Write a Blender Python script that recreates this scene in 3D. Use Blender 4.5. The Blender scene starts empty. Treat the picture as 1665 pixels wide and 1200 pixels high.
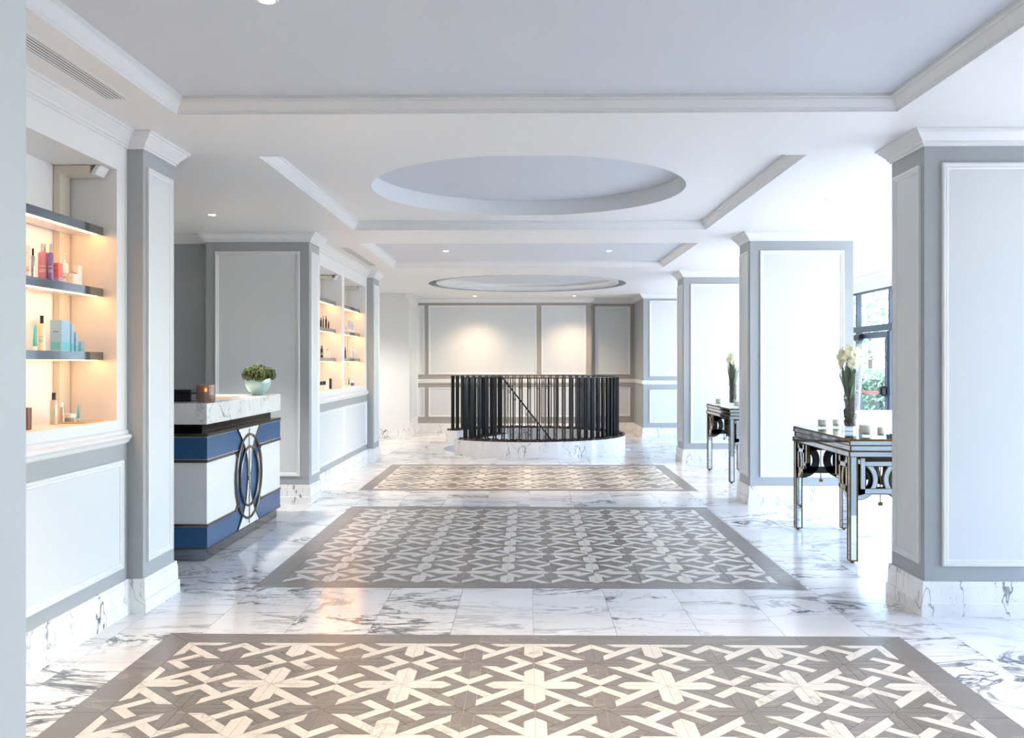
import bpy, bmesh, math, random
from mathutils import Vector, Matrix
random.seed(7)
S = bpy.context.scene
COL = S.collection
PI = math.pi
# ------------------------------------------------------------------ camera
FPX, HCAM = 1480.0, 1.40
YAW = math.atan(22.5 / FPX)
cd = bpy.data.cameras.new('camera'); cam = bpy.data.objects.new('camera', cd); COL.objects.link(cam)
cam.location = (0, 0, HCAM); cam.rotation_euler = (PI / 2, 0, YAW)
cd.sensor_width = 36; cd.lens = FPX / 1665 * 36; cd.shift_y = -10 / 1665
cd.clip_start = .05; cd.clip_end = 300
S.camera = cam
# ------------------------------------------------------------------ world, sun, exposure
W = bpy.data.worlds.new('world'); S.world = W; W.use_nodes = True
wn = W.node_tree.nodes; wl = W.node_tree.links
sky = wn.new('ShaderNodeTexSky'); sky.sky_type = 'NISHITA'; sky.sun_disc = False
sky.sun_elevation = math.radians(52); sky.sun_rotation = math.radians(60); sky.dust_density = .7; sky.air_density = 1.0; sky.ozone_density = 2.5
bg = wn['Background']; wl.new(sky.outputs[0], bg.inputs[0]); bg.inputs[1].default_value = 0.70
sd = bpy.data.lights.new('sun', 'SUN'); sun = bpy.data.objects.new('sun', sd); COL.objects.link(sun)
sd.energy = 7.0; sd.angle = math.radians(.6); sd.color = (1, .98, .95)
sun.rotation_euler = Vector((-.80, -.45, -1.15)).to_track_quat('-Z', 'Y').to_euler()
sun.location = (20, 20, 25)
FX = 5.05                                    # the glazed front on the right
pd = bpy.data.lights.new('window_daylight', 'AREA'); po = bpy.data.objects.new('window_daylight', pd); COL.objects.link(po)
pd.shape = 'RECTANGLE'; pd.size = 14.6; pd.size_y = 2.5; pd.cycles.is_portal = True
po.location = (FX + .12, 9.8, 1.25); po.rotation_euler = (PI / 2, 0, PI / 2)   # portal: faces the room (-X)
V = S.view_settings
V.view_transform = 'Standard'; V.look = 'None'; V.exposure = 1.68; V.gamma = 1; V.use_curve_mapping = False
C = S.cycles
C.use_denoising = True; C.max_bounces = 9; C.diffuse_bounces = 6; C.glossy_bounces = 4; C.transmission_bounces = 5
C.transparent_max_bounces = 12; C.sample_clamp_indirect = 6; C.caustics_reflective = False; C.caustics_refractive = False

# ------------------------------------------------------------------ materials
def srgb(r, g, b):
    f = lambda c: (c / 255 / 12.92) if c / 255 <= .04045 else ((c / 255 + .055) / 1.055) ** 2.4
    return (f(r), f(g), f(b), 1)
MATS = {}
def mat(name, col, rough=.5, metal=0, emit=None, es=0, bump=0, bscale=200, trans=0, spec=.5, var=0, vscale=6, coat=0, sss=0, alpha=1):
    if name in MATS: return MATS[name]
    m = bpy.data.materials.new(name); m.use_nodes = True; MATS[name] = m
    nt = m.node_tree; b = nt.nodes['Principled BSDF']
    c = srgb(*col) if max(col) > 1 else (*col, 1)
    b.inputs['Base Color'].default_value = c
    b.inputs['Roughness'].default_value = rough; b.inputs['Metallic'].default_value = metal
    b.inputs['Specular IOR Level'].default_value = spec; b.inputs['Transmission Weight'].default_value = trans
    b.inputs['Coat Weight'].default_value = coat; b.inputs['Alpha'].default_value = alpha
    if sss:
        b.inputs['Subsurface Weight'].default_value = sss; b.inputs['Subsurface Radius'].default_value = (.03, .015, .008)
    if emit:
        b.inputs['Emission Color'].default_value = srgb(*emit); b.inputs['Emission Strength'].default_value = es
    if var or bump:
        tc = nt.nodes.new('ShaderNodeNewGeometry'); nz = nt.nodes.new('ShaderNodeTexNoise')
        nz.inputs['Scale'].default_value = vscale; nz.inputs['Detail'].default_value = 4
        nt.links.new(tc.outputs['Position'], nz.inputs['Vector'])
        if var:
            mx = nt.nodes.new('ShaderNodeMix'); mx.data_type = 'RGBA'; mx.blend_type = 'MULTIPLY'
            mx.inputs[0].default_value = 1
            rp = nt.nodes.new('ShaderNodeValToRGB'); rp.color_ramp.elements[0].color = (1 - var, 1 - var, 1 - var, 1)
            rp.color_ramp.elements[0].position = .3; rp.color_ramp.elements[1].position = .7
            nt.links.new(nz.outputs[0], rp.inputs[0]); mx.inputs[6].default_value = c
            nt.links.new(rp.outputs[0], mx.inputs[7]); nt.links.new(mx.outputs[2], b.inputs['Base Color'])
        if bump:
            n2 = nt.nodes.new('ShaderNodeTexNoise'); n2.inputs['Scale'].default_value = bscale
            nt.links.new(tc.outputs['Position'], n2.inputs['Vector'])
            bp = nt.nodes.new('ShaderNodeBump'); bp.inputs['Strength'].default_value = bump; bp.inputs['Distance'].default_value = .002
            nt.links.new(n2.outputs[0], bp.inputs['Height']); nt.links.new(bp.outputs[0], b.inputs['Normal'])
    return m
def marble(name, base, vein, rough=.1, rot=.5, stretch=(1, 1, 1), scale=1.5, w0=.012, w1=.06, amount=1.0, fine=.35, seedv=0.0, dist=1.0, det=7):
    m = bpy.data.materials.new(name); m.use_nodes = True; MATS[name] = m
    nt = m.node_tree; N = nt.nodes.new; L = nt.links.new; b = nt.nodes['Principled BSDF']
    g = N('ShaderNodeNewGeometry'); oi = N('ShaderNodeObjectInfo')
    cx = N('ShaderNodeCombineXYZ')
    for i, k in enumerate((37.1, 53.7, 19.3)):
        mm = N('ShaderNodeMath'); mm.operation = 'MULTIPLY'; L(oi.outputs['Random'], mm.inputs[0]); mm.inputs[1].default_value = k
        L(mm.outputs[0], cx.inputs[i])
    ad = N('ShaderNodeVectorMath'); L(g.outputs['Position'], ad.inputs[0]); L(cx.outputs[0], ad.inputs[1])
    mp = N('ShaderNodeMapping'); L(ad.outputs[0], mp.inputs['Vector'])
    mp.inputs['Rotation'].default_value = (.35, .2, rot); mp.inputs['Scale'].default_value = stretch; mp.inputs['Location'].default_value = (seedv, seedv, seedv)
    def ridge(sc, det, dist, lo, hi):
        n = N('ShaderNodeTexNoise'); n.inputs['Scale'].default_value = sc; n.inputs['Detail'].default_value = det
        n.inputs['Distortion'].default_value = dist; n.inputs['Roughness'].default_value = .62; L(mp.outputs[0], n.inputs['Vector'])
        s = N('ShaderNodeMath'); s.operation = 'SUBTRACT'; L(n.outputs[0], s.inputs[0]); s.inputs[1].default_value = .5
        a = N('ShaderNodeMath'); a.operation = 'ABSOLUTE'; L(s.outputs[0], a.inputs[0])
        r = N('ShaderNodeMapRange'); L(a.outputs[0], r.inputs[0]); r.inputs[1].default_value = lo; r.inputs[2].default_value = hi
        r.inputs[3].default_value = 1; r.inputs[4].default_value = 0; r.interpolation_type = 'SMOOTHSTEP'
        return r.outputs[0]
    v1 = ridge(scale, det, 1.1 * dist, w0 * .3, w1); v2 = ridge(scale * 2.7, det, .8 * dist, 0, w1 * .6)
    mk = N('ShaderNodeTexNoise'); mk.inputs['Scale'].default_value = scale * .9; mk.inputs['Detail'].default_value = 2; L(mp.outputs[0], mk.inputs['Vector'])
    mr = N('ShaderNodeMapRange'); L(mk.outputs[0], mr.inputs[0]); mr.inputs[1].default_value = .42; mr.inputs[2].default_value = .66
    def mul(a, c):
        q = N('ShaderNodeMath'); q.operation = 'MULTIPLY'; L(a, q.inputs[0])
        if isinstance(c, float): q.inputs[1].default_value = c
        else: L(c, q.inputs[1])
        return q.outputs[0]
    t = N('ShaderNodeMath'); t.operation = 'MAXIMUM'
    pw = N('ShaderNodeMath'); pw.operation = 'ADD'; L(mr.outputs[0], pw.inputs[0]); pw.inputs[1].default_value = .22
    L(mul(mul(v1, pw.outputs[0]), float(amount)), t.inputs[0]); L(mul(mul(v2, mr.outputs[0]), float(fine * amount)), t.inputs[1])
    t.use_clamp = True
    cl = N('ShaderNodeMix'); cl.data_type = 'RGBA'; cl.inputs[6].default_value = srgb(*base); cl.inputs[7].default_value = srgb(*vein)
    L(t.outputs[0], cl.inputs[0])
    ch = N('ShaderNodeTexNoise'); ch.inputs['Scale'].default_value = scale * 1.3; L(mp.outputs[0], ch.inputs['Vector'])
    cr = N('ShaderNodeMapRange'); L(ch.outputs[0], cr.inputs[0]); cr.inputs[1].default_value = .3; cr.inputs[2].default_value = .7; cr.inputs[3].default_value = .9; cr.inputs[4].default_value = 1.03
    mu = N('ShaderNodeMix'); mu.data_type = 'RGBA'; mu.blend_type = 'MULTIPLY'; mu.inputs[0].default_value = 1
    L(cl.outputs[2], mu.inputs[6]); L(cr.outputs[0], mu.inputs[7])
    L(mu.outputs[2], b.inputs['Base Color']); b.inputs['Roughness'].default_value = rough
    return m
def thin_glass(name, tint=(1, 1, 1), rough=.0, fres=1.45, keep=0.0):
    m = bpy.data.materials.new(name); m.use_nodes = True; MATS[name] = m
    nt = m.node_tree; nt.nodes.remove(nt.nodes['Principled BSDF']); N = nt.nodes.new; L = nt.links.new
    t = N('ShaderNodeBsdfTransparent'); t.inputs[0].default_value = (*tint, 1)
    gl = N('ShaderNodeBsdfGlossy'); gl.inputs['Roughness'].default_value = rough
    f = N('ShaderNodeFresnel'); f.inputs[0].default_value = fres; mx = N('ShaderNodeMixShader')
    ad = N('ShaderNodeMath'); ad.operation = 'ADD'; ad.inputs[1].default_value = keep; L(f.outputs[0], ad.inputs[0])
    ge = N('ShaderNodeNewGeometry'); iv = N('ShaderNodeMath'); iv.operation = 'SUBTRACT'; iv.inputs[0].default_value = 1; L(ge.outputs['Backfacing'], iv.inputs[1])
    ml = N('ShaderNodeMath'); ml.operation = 'MULTIPLY'; L(ad.outputs[0], ml.inputs[0]); L(iv.outputs[0], ml.inputs[1])   # only the outer skin mirrors
    L(ml.outputs[0], mx.inputs[0]); L(t.outputs[0], mx.inputs[1]); L(gl.outputs[0], mx.inputs[2])
    L(mx.outputs[0], nt.nodes['Material Output'].inputs[0]); return m

WHITE = mat('white_paint', (230, 231, 231), .45, bump=.03, bscale=90)
WHITE_GLOSS = mat('white_gloss_trim', (226, 228, 229), .3)
PANELW = mat('white_panel_paint', (216, 220, 222), .35)
GREY = mat('grey_paint', (165, 170, 172), .4)
BLUEGREY = mat('pale_blue_grey_ceiling_paint', (206, 212, 220), .6)
WARMGREY = mat('grey_beige_paint', (168, 163, 157), .45)
MARBLE = marble('white_marble', (238, 238, 238), (104, 108, 114), .15, rot=.35, stretch=(.55, 1.35, 1), scale=1.5, w0=.006, w1=.03, amount=1.0, fine=.55)
BASEM = marble('skirting_marble', (240, 240, 239), (86, 88, 92), .15, rot=.7, stretch=(2.2, 2.2, .7), scale=1.5, w0=.003, w1=.011, amount=.85, fine=.5, seedv=4., dist=.25, det=4)
DARKM = marble('grey_brown_marble', (130, 124, 119), (182, 174, 164), .28, rot=.1, stretch=(.5, 2.0, 1), scale=2.2, w0=.004, w1=.02, amount=.55, fine=.35, seedv=9.)
CREAMM = marble('cream_white_marble', (228, 223, 214), (158, 152, 146), .28, rot=.6, scale=2.6, w0=.004, w1=.022, amount=.6, fine=.3, seedv=2.)
GROUT = mat('pale_grout', (205, 192, 172), .7)
FGROUT = mat('floor_grout', (170, 165, 160), .6)
MIRROR = mat('mirror_glass', (214, 222, 228), .04, metal=1)
GOLD = mat('antique_gold_edge', (122, 98, 58), .32, metal=1, var=.3, vscale=60)
BLACKW = mat('black_lacquer', (14, 14, 18), .3)
BLACKM = mat('black_metal', (17, 18, 24), .38, metal=.3)
CHROME = mat('polished_steel', (150, 156, 162), .08, metal=1)
BRONZE = mat('bronze_metal', (120, 108, 96), .22, metal=1)
NAVY = mat('blue_lacquer', (44, 88, 132), .25)
DESKW = mat('white_lacquer', (238, 239, 240), .22)
FRAMEM = mat('dark_grey_blue_aluminium', (72, 82, 98), .4, metal=.2)
GLASS = thin_glass('window_glass')
VGLASS = thin_glass('vase_glass', (.965, .975, .972), 0, 1.5, .07)
CUPGLASS = thin_glass('candle_cup_glass', (.99, .992, .99), 0, 1.45, .02)
LEDW = mat('warm_led', (255, 220, 170), .5, emit=(255, 178, 96), es=10)
LAMPE = mat('downlight_lamp', (255, 235, 205), .5, emit=(255, 222, 180), es=18)
WAX = mat('cream_wax', (252, 245, 226), .5, sss=.5)
LEAF = mat('orchid_leaf_green', (58, 86, 32), .35, var=.35, vscale=30)
ROOT = mat('orchid_root', (86, 78, 46), .7, var=.4, vscale=50)
PETAL = mat('white_yellow_petal', (246, 240, 208), .5, sss=.15)
PETAL_C = mat('petal_centre', (214, 190, 70), .5)

# ------------------------------------------------------------------ mesh helpers
class MB:
    def __init__(s): s.v = []; s.f = []; s.m = []; s.cur = 0
    def add(s, vs, fs):
        o = len(s.v); s.v += [tuple(v) for v in vs]
        for f in fs: s.f.append(tuple(i + o for i in f)); s.m.append(s.cur)
        return s
    def box(s, x0, x1, y0, y1, z0, z1):
        return s.add([(x0, y0, z0), (x1, y0, z0), (x1, y1, z0), (x0, y1, z0), (x0, y0, z1), (x1, y0, z1), (x1, y1, z1), (x0, y1, z1)],
                     [(3, 2, 1, 0), (4, 5, 6, 7), (0, 1, 5, 4), (1, 2, 6, 5), (2, 3, 7, 6), (3, 0, 4, 7)])
    def bevbox(s, x0, x1, y0, y1, z0, z1, b):
        p = [(x0 + b, y0), (x1 - b, y0), (x1, y0 + b), (x1, y1 - b), (x1 - b, y1), (x0 + b, y1), (x0, y1 - b), (x0, y0 + b)]
        q = [(x0 + b, y0 + b), (x1 - b, y0 + b), (x1 - b, y0 + b), (x1 - b, y1 - b), (x1 - b, y1 - b), (x0 + b, y1 - b), (x0 + b, y1 - b), (x0 + b, y0 + b)]
        rings = [[(*a, z0) for a in q], [(*a, z0 + b) for a in p], [(*a, z1 - b) for a in p], [(*a, z1) for a in q]]
        return s.loft(rings, True, True)
    def loft(s, rings, cap0=True, cap1=True, closed=True):
        n = len(rings[0]); vs = [p for r in rings for p in r]; fs = []
        for k in range(len(rings) - 1):
            for i in range(n if closed else n - 1):
                j = (i + 1) % n; fs.append((k * n + i, k * n + j, (k + 1) * n + j, (k + 1) * n + i))
        if cap0: fs.append(tuple(reversed(range(n))))
        if cap1: fs.append(tuple(range((len(rings) - 1) * n, len(rings) * n)))
        return s.add(vs, fs)
    def prism(s, poly, z0, z1): return s.loft([[(x, y, z0) for x, y in poly], [(x, y, z1) for x, y in poly]])
    def lathe(s, prof, cx=0, cy=0, n=24, a0=0, a1=2 * PI, cap=False):
        full = abs(a1 - a0 - 2 * PI) < 1e-6; k = n if full else n + 1
        rings = [[(cx + r * math.cos(a0 + (a1 - a0) * i / n), cy + r * math.sin(a0 + (a1 - a0) * i / n), z) for i in range(k)] for r, z in prof]
        return s.loft(rings, cap, cap, full)
    def tube(s, pts, r, n=8, cap=True):
        pts = [Vector(p) for p in pts]; rs = r if isinstance(r, (list, tuple)) else [r] * len(pts); rings = []
        up = Vector((0, 0, 1))
        for i, p in enumerate(pts):
            t = (pts[min(i + 1, len(pts) - 1)] - pts[max(i - 1, 0)]).normalized()
            a = t.cross(up)
            if a.length < 1e-3: a = t.cross(Vector((0, 1, 0)))
            a.normalize(); b = t.cross(a)
            rings.append([tuple(p + (a * math.cos(2 * PI * k / n) + b * math.sin(2 * PI * k / n)) * rs[i]) for k in range(n)])
        return s.loft(rings, cap, cap)
    def torus(s, c, R, r, axis='x', n=32, m=8):
        rings = []
        for i in range(n):
            a = 2 * PI * i / n; ring = []
            for k in range(m):
                b = 2 * PI * k / m; rr = R + r * math.cos(b); h = r * math.sin(b)
                p = {'x': (h, rr * math.cos(a), rr * math.sin(a)), 'y': (rr * math.cos(a), h, rr * math.sin(a)), 'z': (rr * math.cos(a), rr * math.sin(a), h)}[axis]
                ring.append((c[0] + p[0], c[1] + p[1], c[2] + p[2]))
            rings.append(ring)
        rings.append(rings[0]); return s.loft(rings, False, False)
    def sweep(s, path, prof, closed=False, side=1):
        """profile (offset, z) swept along an XY path with mitred corners; offset goes to the right (side=1) of the path"""
        P = [Vector(p) for p in path]; n = len(P); rings = []
        for i in range(n):
            d0 = (P[i] - P[i - 1]) if (closed or i > 0) else None
            d1 = (P[(i + 1) % n] - P[i]) if (closed or i < n - 1) else None
            d0 = (d0 or d1).normalized(); d1 = (d1 or d0).normalized()
            n0 = Vector((d0.y, -d0.x)) * side; n1 = Vector((d1.y, -d1.x)) * side
            m = (n0 + n1); m = m / max(m.dot(n0), 1e-6) if m.length > 1e-6 else n0
            rings.append([(P[i].x + m.x * o, P[i].y + m.y * o, z) for o, z in prof])
        if closed: rings.append(rings[0])
        return s.loft(rings, not closed, not closed, closed=False)
    def frame(s, o, u, v, nrm, w, h, prof):
        """picture-frame moulding: profile (inset, proud) around the rectangle o + u*[0,w] + v*[0,h]"""
        o, u, v, nrm = map(Vector, (o, u, v, nrm)); rings = []
        for cu, cv in ((0, 0), (1, 0), (1, 1), (0, 1), (0, 0)):
            rings.append([tuple(o + u * (cu * w + (1 - 2 * cu) * i) + v * (cv * h + (1 - 2 * cv) * i) + nrm * p) for i, p in prof])
        return s.loft(rings, False, False, closed=False)
    def build(s, name, material, parent=None, smooth=False, loc=None, kind=None, label=None, cat=None, group=None):
        me = bpy.data.meshes.new(name); me.from_pydata(s.v, [], s.f)
        ms = material if isinstance(material, (list, tuple)) else [material]
        for m in ms: me.materials.append(m)
        if len(ms) > 1: me.polygons.foreach_set('material_index', s.m)
        bm = bmesh.new(); bm.from_mesh(me); bmesh.ops.recalc_face_normals(bm, faces=bm.faces); bm.to_mesh(me); bm.free()
        if smooth:
            me.polygons.foreach_set('use_smooth', [True] * len(me.polygons)); me.set_sharp_from_angle(angle=math.radians(40))
        return put(name, me, parent, loc, kind, label, cat, group)
def put(name, me, parent=None, loc=None, kind=None, label=None, cat=None, group=None):
    o = bpy.data.objects.new(name, me); COL.objects.link(o)
    if parent: o.parent = parent
    if loc: o.location = loc
    tag(o, label, cat, group, kind); return o
def tag(o, label=None, cat=None, group=None, kind=None):
    if kind: o['kind'] = kind
    if label: o['label'] = label
    if cat: o['category'] = cat
    if group: o['group'] = group
    return o
def thing(name, loc=(0, 0, 0), label=None, cat=None, group=None, kind=None, rz=0):
    o = bpy.data.objects.new(name, None); COL.objects.link(o); o.location = loc; o.rotation_euler = (0, 0, rz); o.empty_display_size = .1
    return tag(o, label, cat, group, kind)
def copy_tree(o, parent=None, **k):
    c = o.copy(); COL.objects.link(c); c.parent = parent
    for ch in o.children: copy_tree(ch, c)
    return c
def hole_plate(mb, x0, x1, y0, y1, cx, cy, r, z, n=64):
    """flat rectangle at z with a round hole"""
    angs = sorted(set([round(2 * PI * i / n, 6) for i in range(n)] + [round(math.atan2(y - cy, x - cx) % (2 * PI), 6) for x in (x0, x1) for y in (y0, y1)]))
    inner, outer = [], []
    for a in angs:
        c, s_ = math.cos(a), math.sin(a); t = 1e9
        if c > 1e-9: t = min(t, (x1 - cx) / c)
        if c < -1e-9: t = min(t, (x0 - cx) / c)
        if s_ > 1e-9: t = min(t, (y1 - cy) / s_)
        if s_ < -1e-9: t = min(t, (y0 - cy) / s_)
        inner.append((cx + r * c, cy + r * s_, z)); outer.append((cx + t * c, cy + t * s_, z))
    k = len(angs); mb.add(inner + outer, [(i, (i + 1) % k, k + (i + 1) % k, k + i) for i in range(k)])

# ------------------------------------------------------------------ dimensions of the place
X0 = .035                       # axis of the hall
CZ = 2.69                       # soffit height
COF = 2.775                     # coffer height
LW = -2.24                      # display wall face
LC, RC = -2.15, 2.21            # inner faces of the left / right columns
CY = [(5.08, 5.53), (9.0, 9.44), (12.78, 13.29)]   # depth of the three column pairs
STC = (0.02, 14.95); STR = 1.60                     # stair drum
YB = 18.2                       # back wall
CROWN = [(0, 2.600), (.010, 2.600), (.012, 2.612), (.020, 2.616), (.022, 2.628), (.034, 2.640), (.050, 2.658), (.060, 2.668), (.062, 2.676), (.074, 2.678), (.074, CZ)]
BASE = [(0, .19), (.010, .19), (.014, .186), (.014, .168), (.017, .166), (.019, .076), (.027, .070), (.027, 0)]
COFC = [(0, CZ), (.006, CZ), (.008, CZ + .012), (.014, CZ + .014), (.016, CZ + .022), (.028, CZ + .038), (.040, CZ + .056), (.042, CZ + .066), (.052, CZ + .068), (.052, COF)]
PMOULD = [(0, 0), (0, .014), (.006, .018), (.014, .018), (.020, .010), (.028, .012), (.034, .008), (.038, 0)]

def panel(parent, o, u, nrm, w, z0, z1, field=PANELW, mould=WHITE_GLOSS):
    """framed wall panel: white field and moulding, on the vertical plane through o along u, facing nrm"""
    o = Vector((o[0], o[1], z0)); u = Vector((*u, 0)); n = Vector((*nrm, 0)); h = z1 - z0
    f = MB(); a = .02
    pts = [o + u * a + Vector((0, 0, a)), o + u * (w - a) + Vector((0, 0, a)), o + u * (w - a) + Vector((0, 0, h - a)), o + u * a + Vector((0, 0, h - a))]
    f.loft([[tuple(p - n * .004) for p in pts], [tuple(p + n * .004) for p in pts]])
    pf = f.build('panel', field, parent)
    MB().frame(o, u, (0, 0, 1), n, w, h, PMOULD).build('panel_moulding', mould, pf)
    return pf

# ------------------------------------------------------------------ floor
RUGS = [  # xc, nx, ax, far inner edge Y, ny, ay, pattern, border
    dict(x=.037, nx=12, ax=.2875, yf=4.535, ny=10, ay=.2895, pat=1, b=.145),
    dict(x=.022, nx=11, ax=.2875, yf=8.715, ny=10, ay=.2925, pat=2, b=.140),
    dict(x=.022, nx=12, ax=.2875, yf=12.385, ny=8, ay=.2860, pat=1, b=.138)]
for r in RUGS:
    r['x0'] = r['x'] - r['nx'] * r['ax'] / 2; r['x1'] = r['x'] + r['nx'] * r['ax'] / 2
    r['y1'] = r['yf']; r['y0'] = r['yf'] - r['ny'] * r['ay']
    r['ox0'], r['ox1'], r['oy0'], r['oy1'] = r['x0'] - r['b'], r['x1'] + r['b'], r['y0'] - r['b'], r['y1'] + r['b']
HR = 1.36                                            # radius of the stair opening
fl = MB()
hole_plate(fl, -6, 6, 13.3, 16.6, STC[0], STC[1], HR, -.004)
fl.add([(-6, -3, -.004), (6, -3, -.004), (6, 13.3, -.004), (-6, 13.3, -.004)], [(0, 1, 2, 3)])
fl.add([(-6, 16.6, -.004), (6, 16.6, -.004), (6, 19, -.004), (-6, 19, -.004)], [(0, 1, 2, 3)])
floor = fl.build('floor', FGROUT, kind='structure')
# white marble tiles, 0.43 x 0.87, laid around the inlaid panels and the stair opening
def cut_rect(rect, hole):
    x0, x1, y0, y1 = rect; a0, a1, b0, b1 = hole
    if a0 >= x1 or a1 <= x0 or b0 >= y1 or b1 <= y0: return [rect]
    out = []
    if y0 < b0: out.append((x0, x1, y0, b0))
    if y1 > b1: out.append((x0, x1, b1, y1))
    m0, m1 = max(y0, b0), min(y1, b1)
    if x0 < a0: out.append((x0, a0, m0, m1))
    if x1 > a1: out.append((a1, x1, m0, m1))
    return out
cut = MB().lathe([(HR, -.1), (HR, .1)], *STC, n=64, cap=True).build('cutter', GREY)
TW, TL, G = .43, .87, .0012
tile_cache = {}; rest = MB()
for i in range(-13, 12):
    for j in range(-9, 17):
        tx0 = .04 + i * TW; ty0 = 5.09 + j * TL
        rects = [(tx0, tx0 + TW, ty0, ty0 + TL)]
        for r in RUGS:
            rects = [q for p in rects for q in cut_rect(p, (r['ox0'], r['ox1'], r['oy0'], r['oy1']))]
        for (a, b, c, d) in rects:
            if b - a < .01 or d - c < .01: continue
            cx, cy = (a + b) / 2, (c + d) / 2
            pxl, pxr = 855 + a / max(d, .1) * 1480, 855 + b / max(d, .1) * 1480
            seen = d > 3.35 and pxr > 0 and pxl < 1665 and a > -2.6 - (2.2 if 5.4 < cy < 9.1 else 0) - (1. if cy > 13 else 0) and b < 3.6
            far = max(math.hypot(x - STC[0], y - STC[1]) for x in (a, b) for y in (c, d))
            near = math.hypot(max(a - STC[0], 0, STC[0] - b), max(c - STC[1], 0, STC[1] - d))
            if far < HR: continue
            if near < HR:
                o = MB().box(a + G, b - G, c + G, d - G, -.008, 0).build('marble_tile', MARBLE, floor)
                md = o.modifiers.new('b', 'BOOLEAN'); md.object = cut; md.operation = 'DIFFERENCE'; md.solver = 'EXACT'
                me = bpy.data.meshes.new_from_object(o.evaluated_get(bpy.context.evaluated_depsgraph_get()))
                o.modifiers.clear(); o.data = me
                continue
            if not seen:
                rest.box(a + G, b - G, c + G, d - G, -.008, 0); continue
            key = (round(b - a, 3), round(d - c, 3))
            if key not in tile_cache:
                w, l = (b - a) / 2 - G, (d - c) / 2 - G
                me = bpy.data.meshes.new('marble_tile'); t = MB().box(-w, w, -l, l, -.008, 0)
                me.from_pydata(t.v, [], t.f); me.materials.append(MARBLE); tile_cache[key] = me
            put('marble_tile', tile_cache[key], floor, (cx, cy, 0))
bpy.data.objects.remove(cut)
rest.build('marble_tile_field', MARBLE, floor, kind='stuff')
# inlaid mosaic panels
B1, W1 = .155, .24
def tile_pieces(pat, swap, pos):
    """pieces of one tile in (u, v): dark star corner at 0,0, white star corner at 1,1; -> (polygon, is_white)"""
    p, q = B1, W1; a = 1 - p
    sw = lambda P: [(v, u) for u, v in P]
    armDu = [(0, 0), (1 - q, 0), (1 - q - p, p), (p, p)]; armWv = [(1, 1), (a, a), (a, q + p), (1, q)]
    t1 = [(q + p, p), (1 - q - p, p), (.5, .5 - q)]; t2 = [(a, q + p), (a, 1 - q - p), (.5 + q, .5)]
    band = [(p, p), (p + q, p), (a, a - q), (a, a)]
    cD = [(1 - q, 0), (1, 0), (.5 + q / 2, .5 - q / 2), (.5, .5 - q)]; cW = [(1, 0), (1, q), (.5 + q, .5), (.5 + q / 2, .5 - q / 2)]
    L = []
    if pat == 1: cols = dict(Du=0, Dv=0, Wv=1, Wu=1)
    else: cols = dict(Du=0, Dv=1, Wv=0, Wu=1)   # u runs along the columns here (always swapped)
    L += [(armDu, cols['Du']), (sw(armDu), cols['Dv']), (armWv, cols['Wv']), (sw(armWv), cols['Wu'])]
    L += [(t1, 0), (sw(t1), 0), (t2, 0), (sw(t2), 0), (band, 1), (sw(band), 0)]
    dw = 1 if (pat == 1 or pos) else 0
    L += [(cD, dw), (sw(cD), dw), (cW, 1 - dw), (sw(cW), 1 - dw)]
    return [(sw(P) if swap else P, w) for P, w in L]
def inset(P, d):
    n = len(P); A = sum(P[i][0] * P[(i + 1) % n][1] - P[(i + 1) % n][0] * P[i][1] for i in range(n))
    if A < 0: P = P[::-1]
    out = []
    for i in range(n):
        a, b, c = Vector(P[i - 1]), Vector(P[i]), Vector(P[(i + 1) % n])
        e0, e1 = (b - a).normalized(), (c - b).normalized(); n0, n1 = Vector((-e0.y, e0.x)), Vector((-e1.y, e1.x))
        m = n0 + n1; out.append(tuple(b + m * (d / max(m.dot(n0), .2))))
    return out
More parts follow.
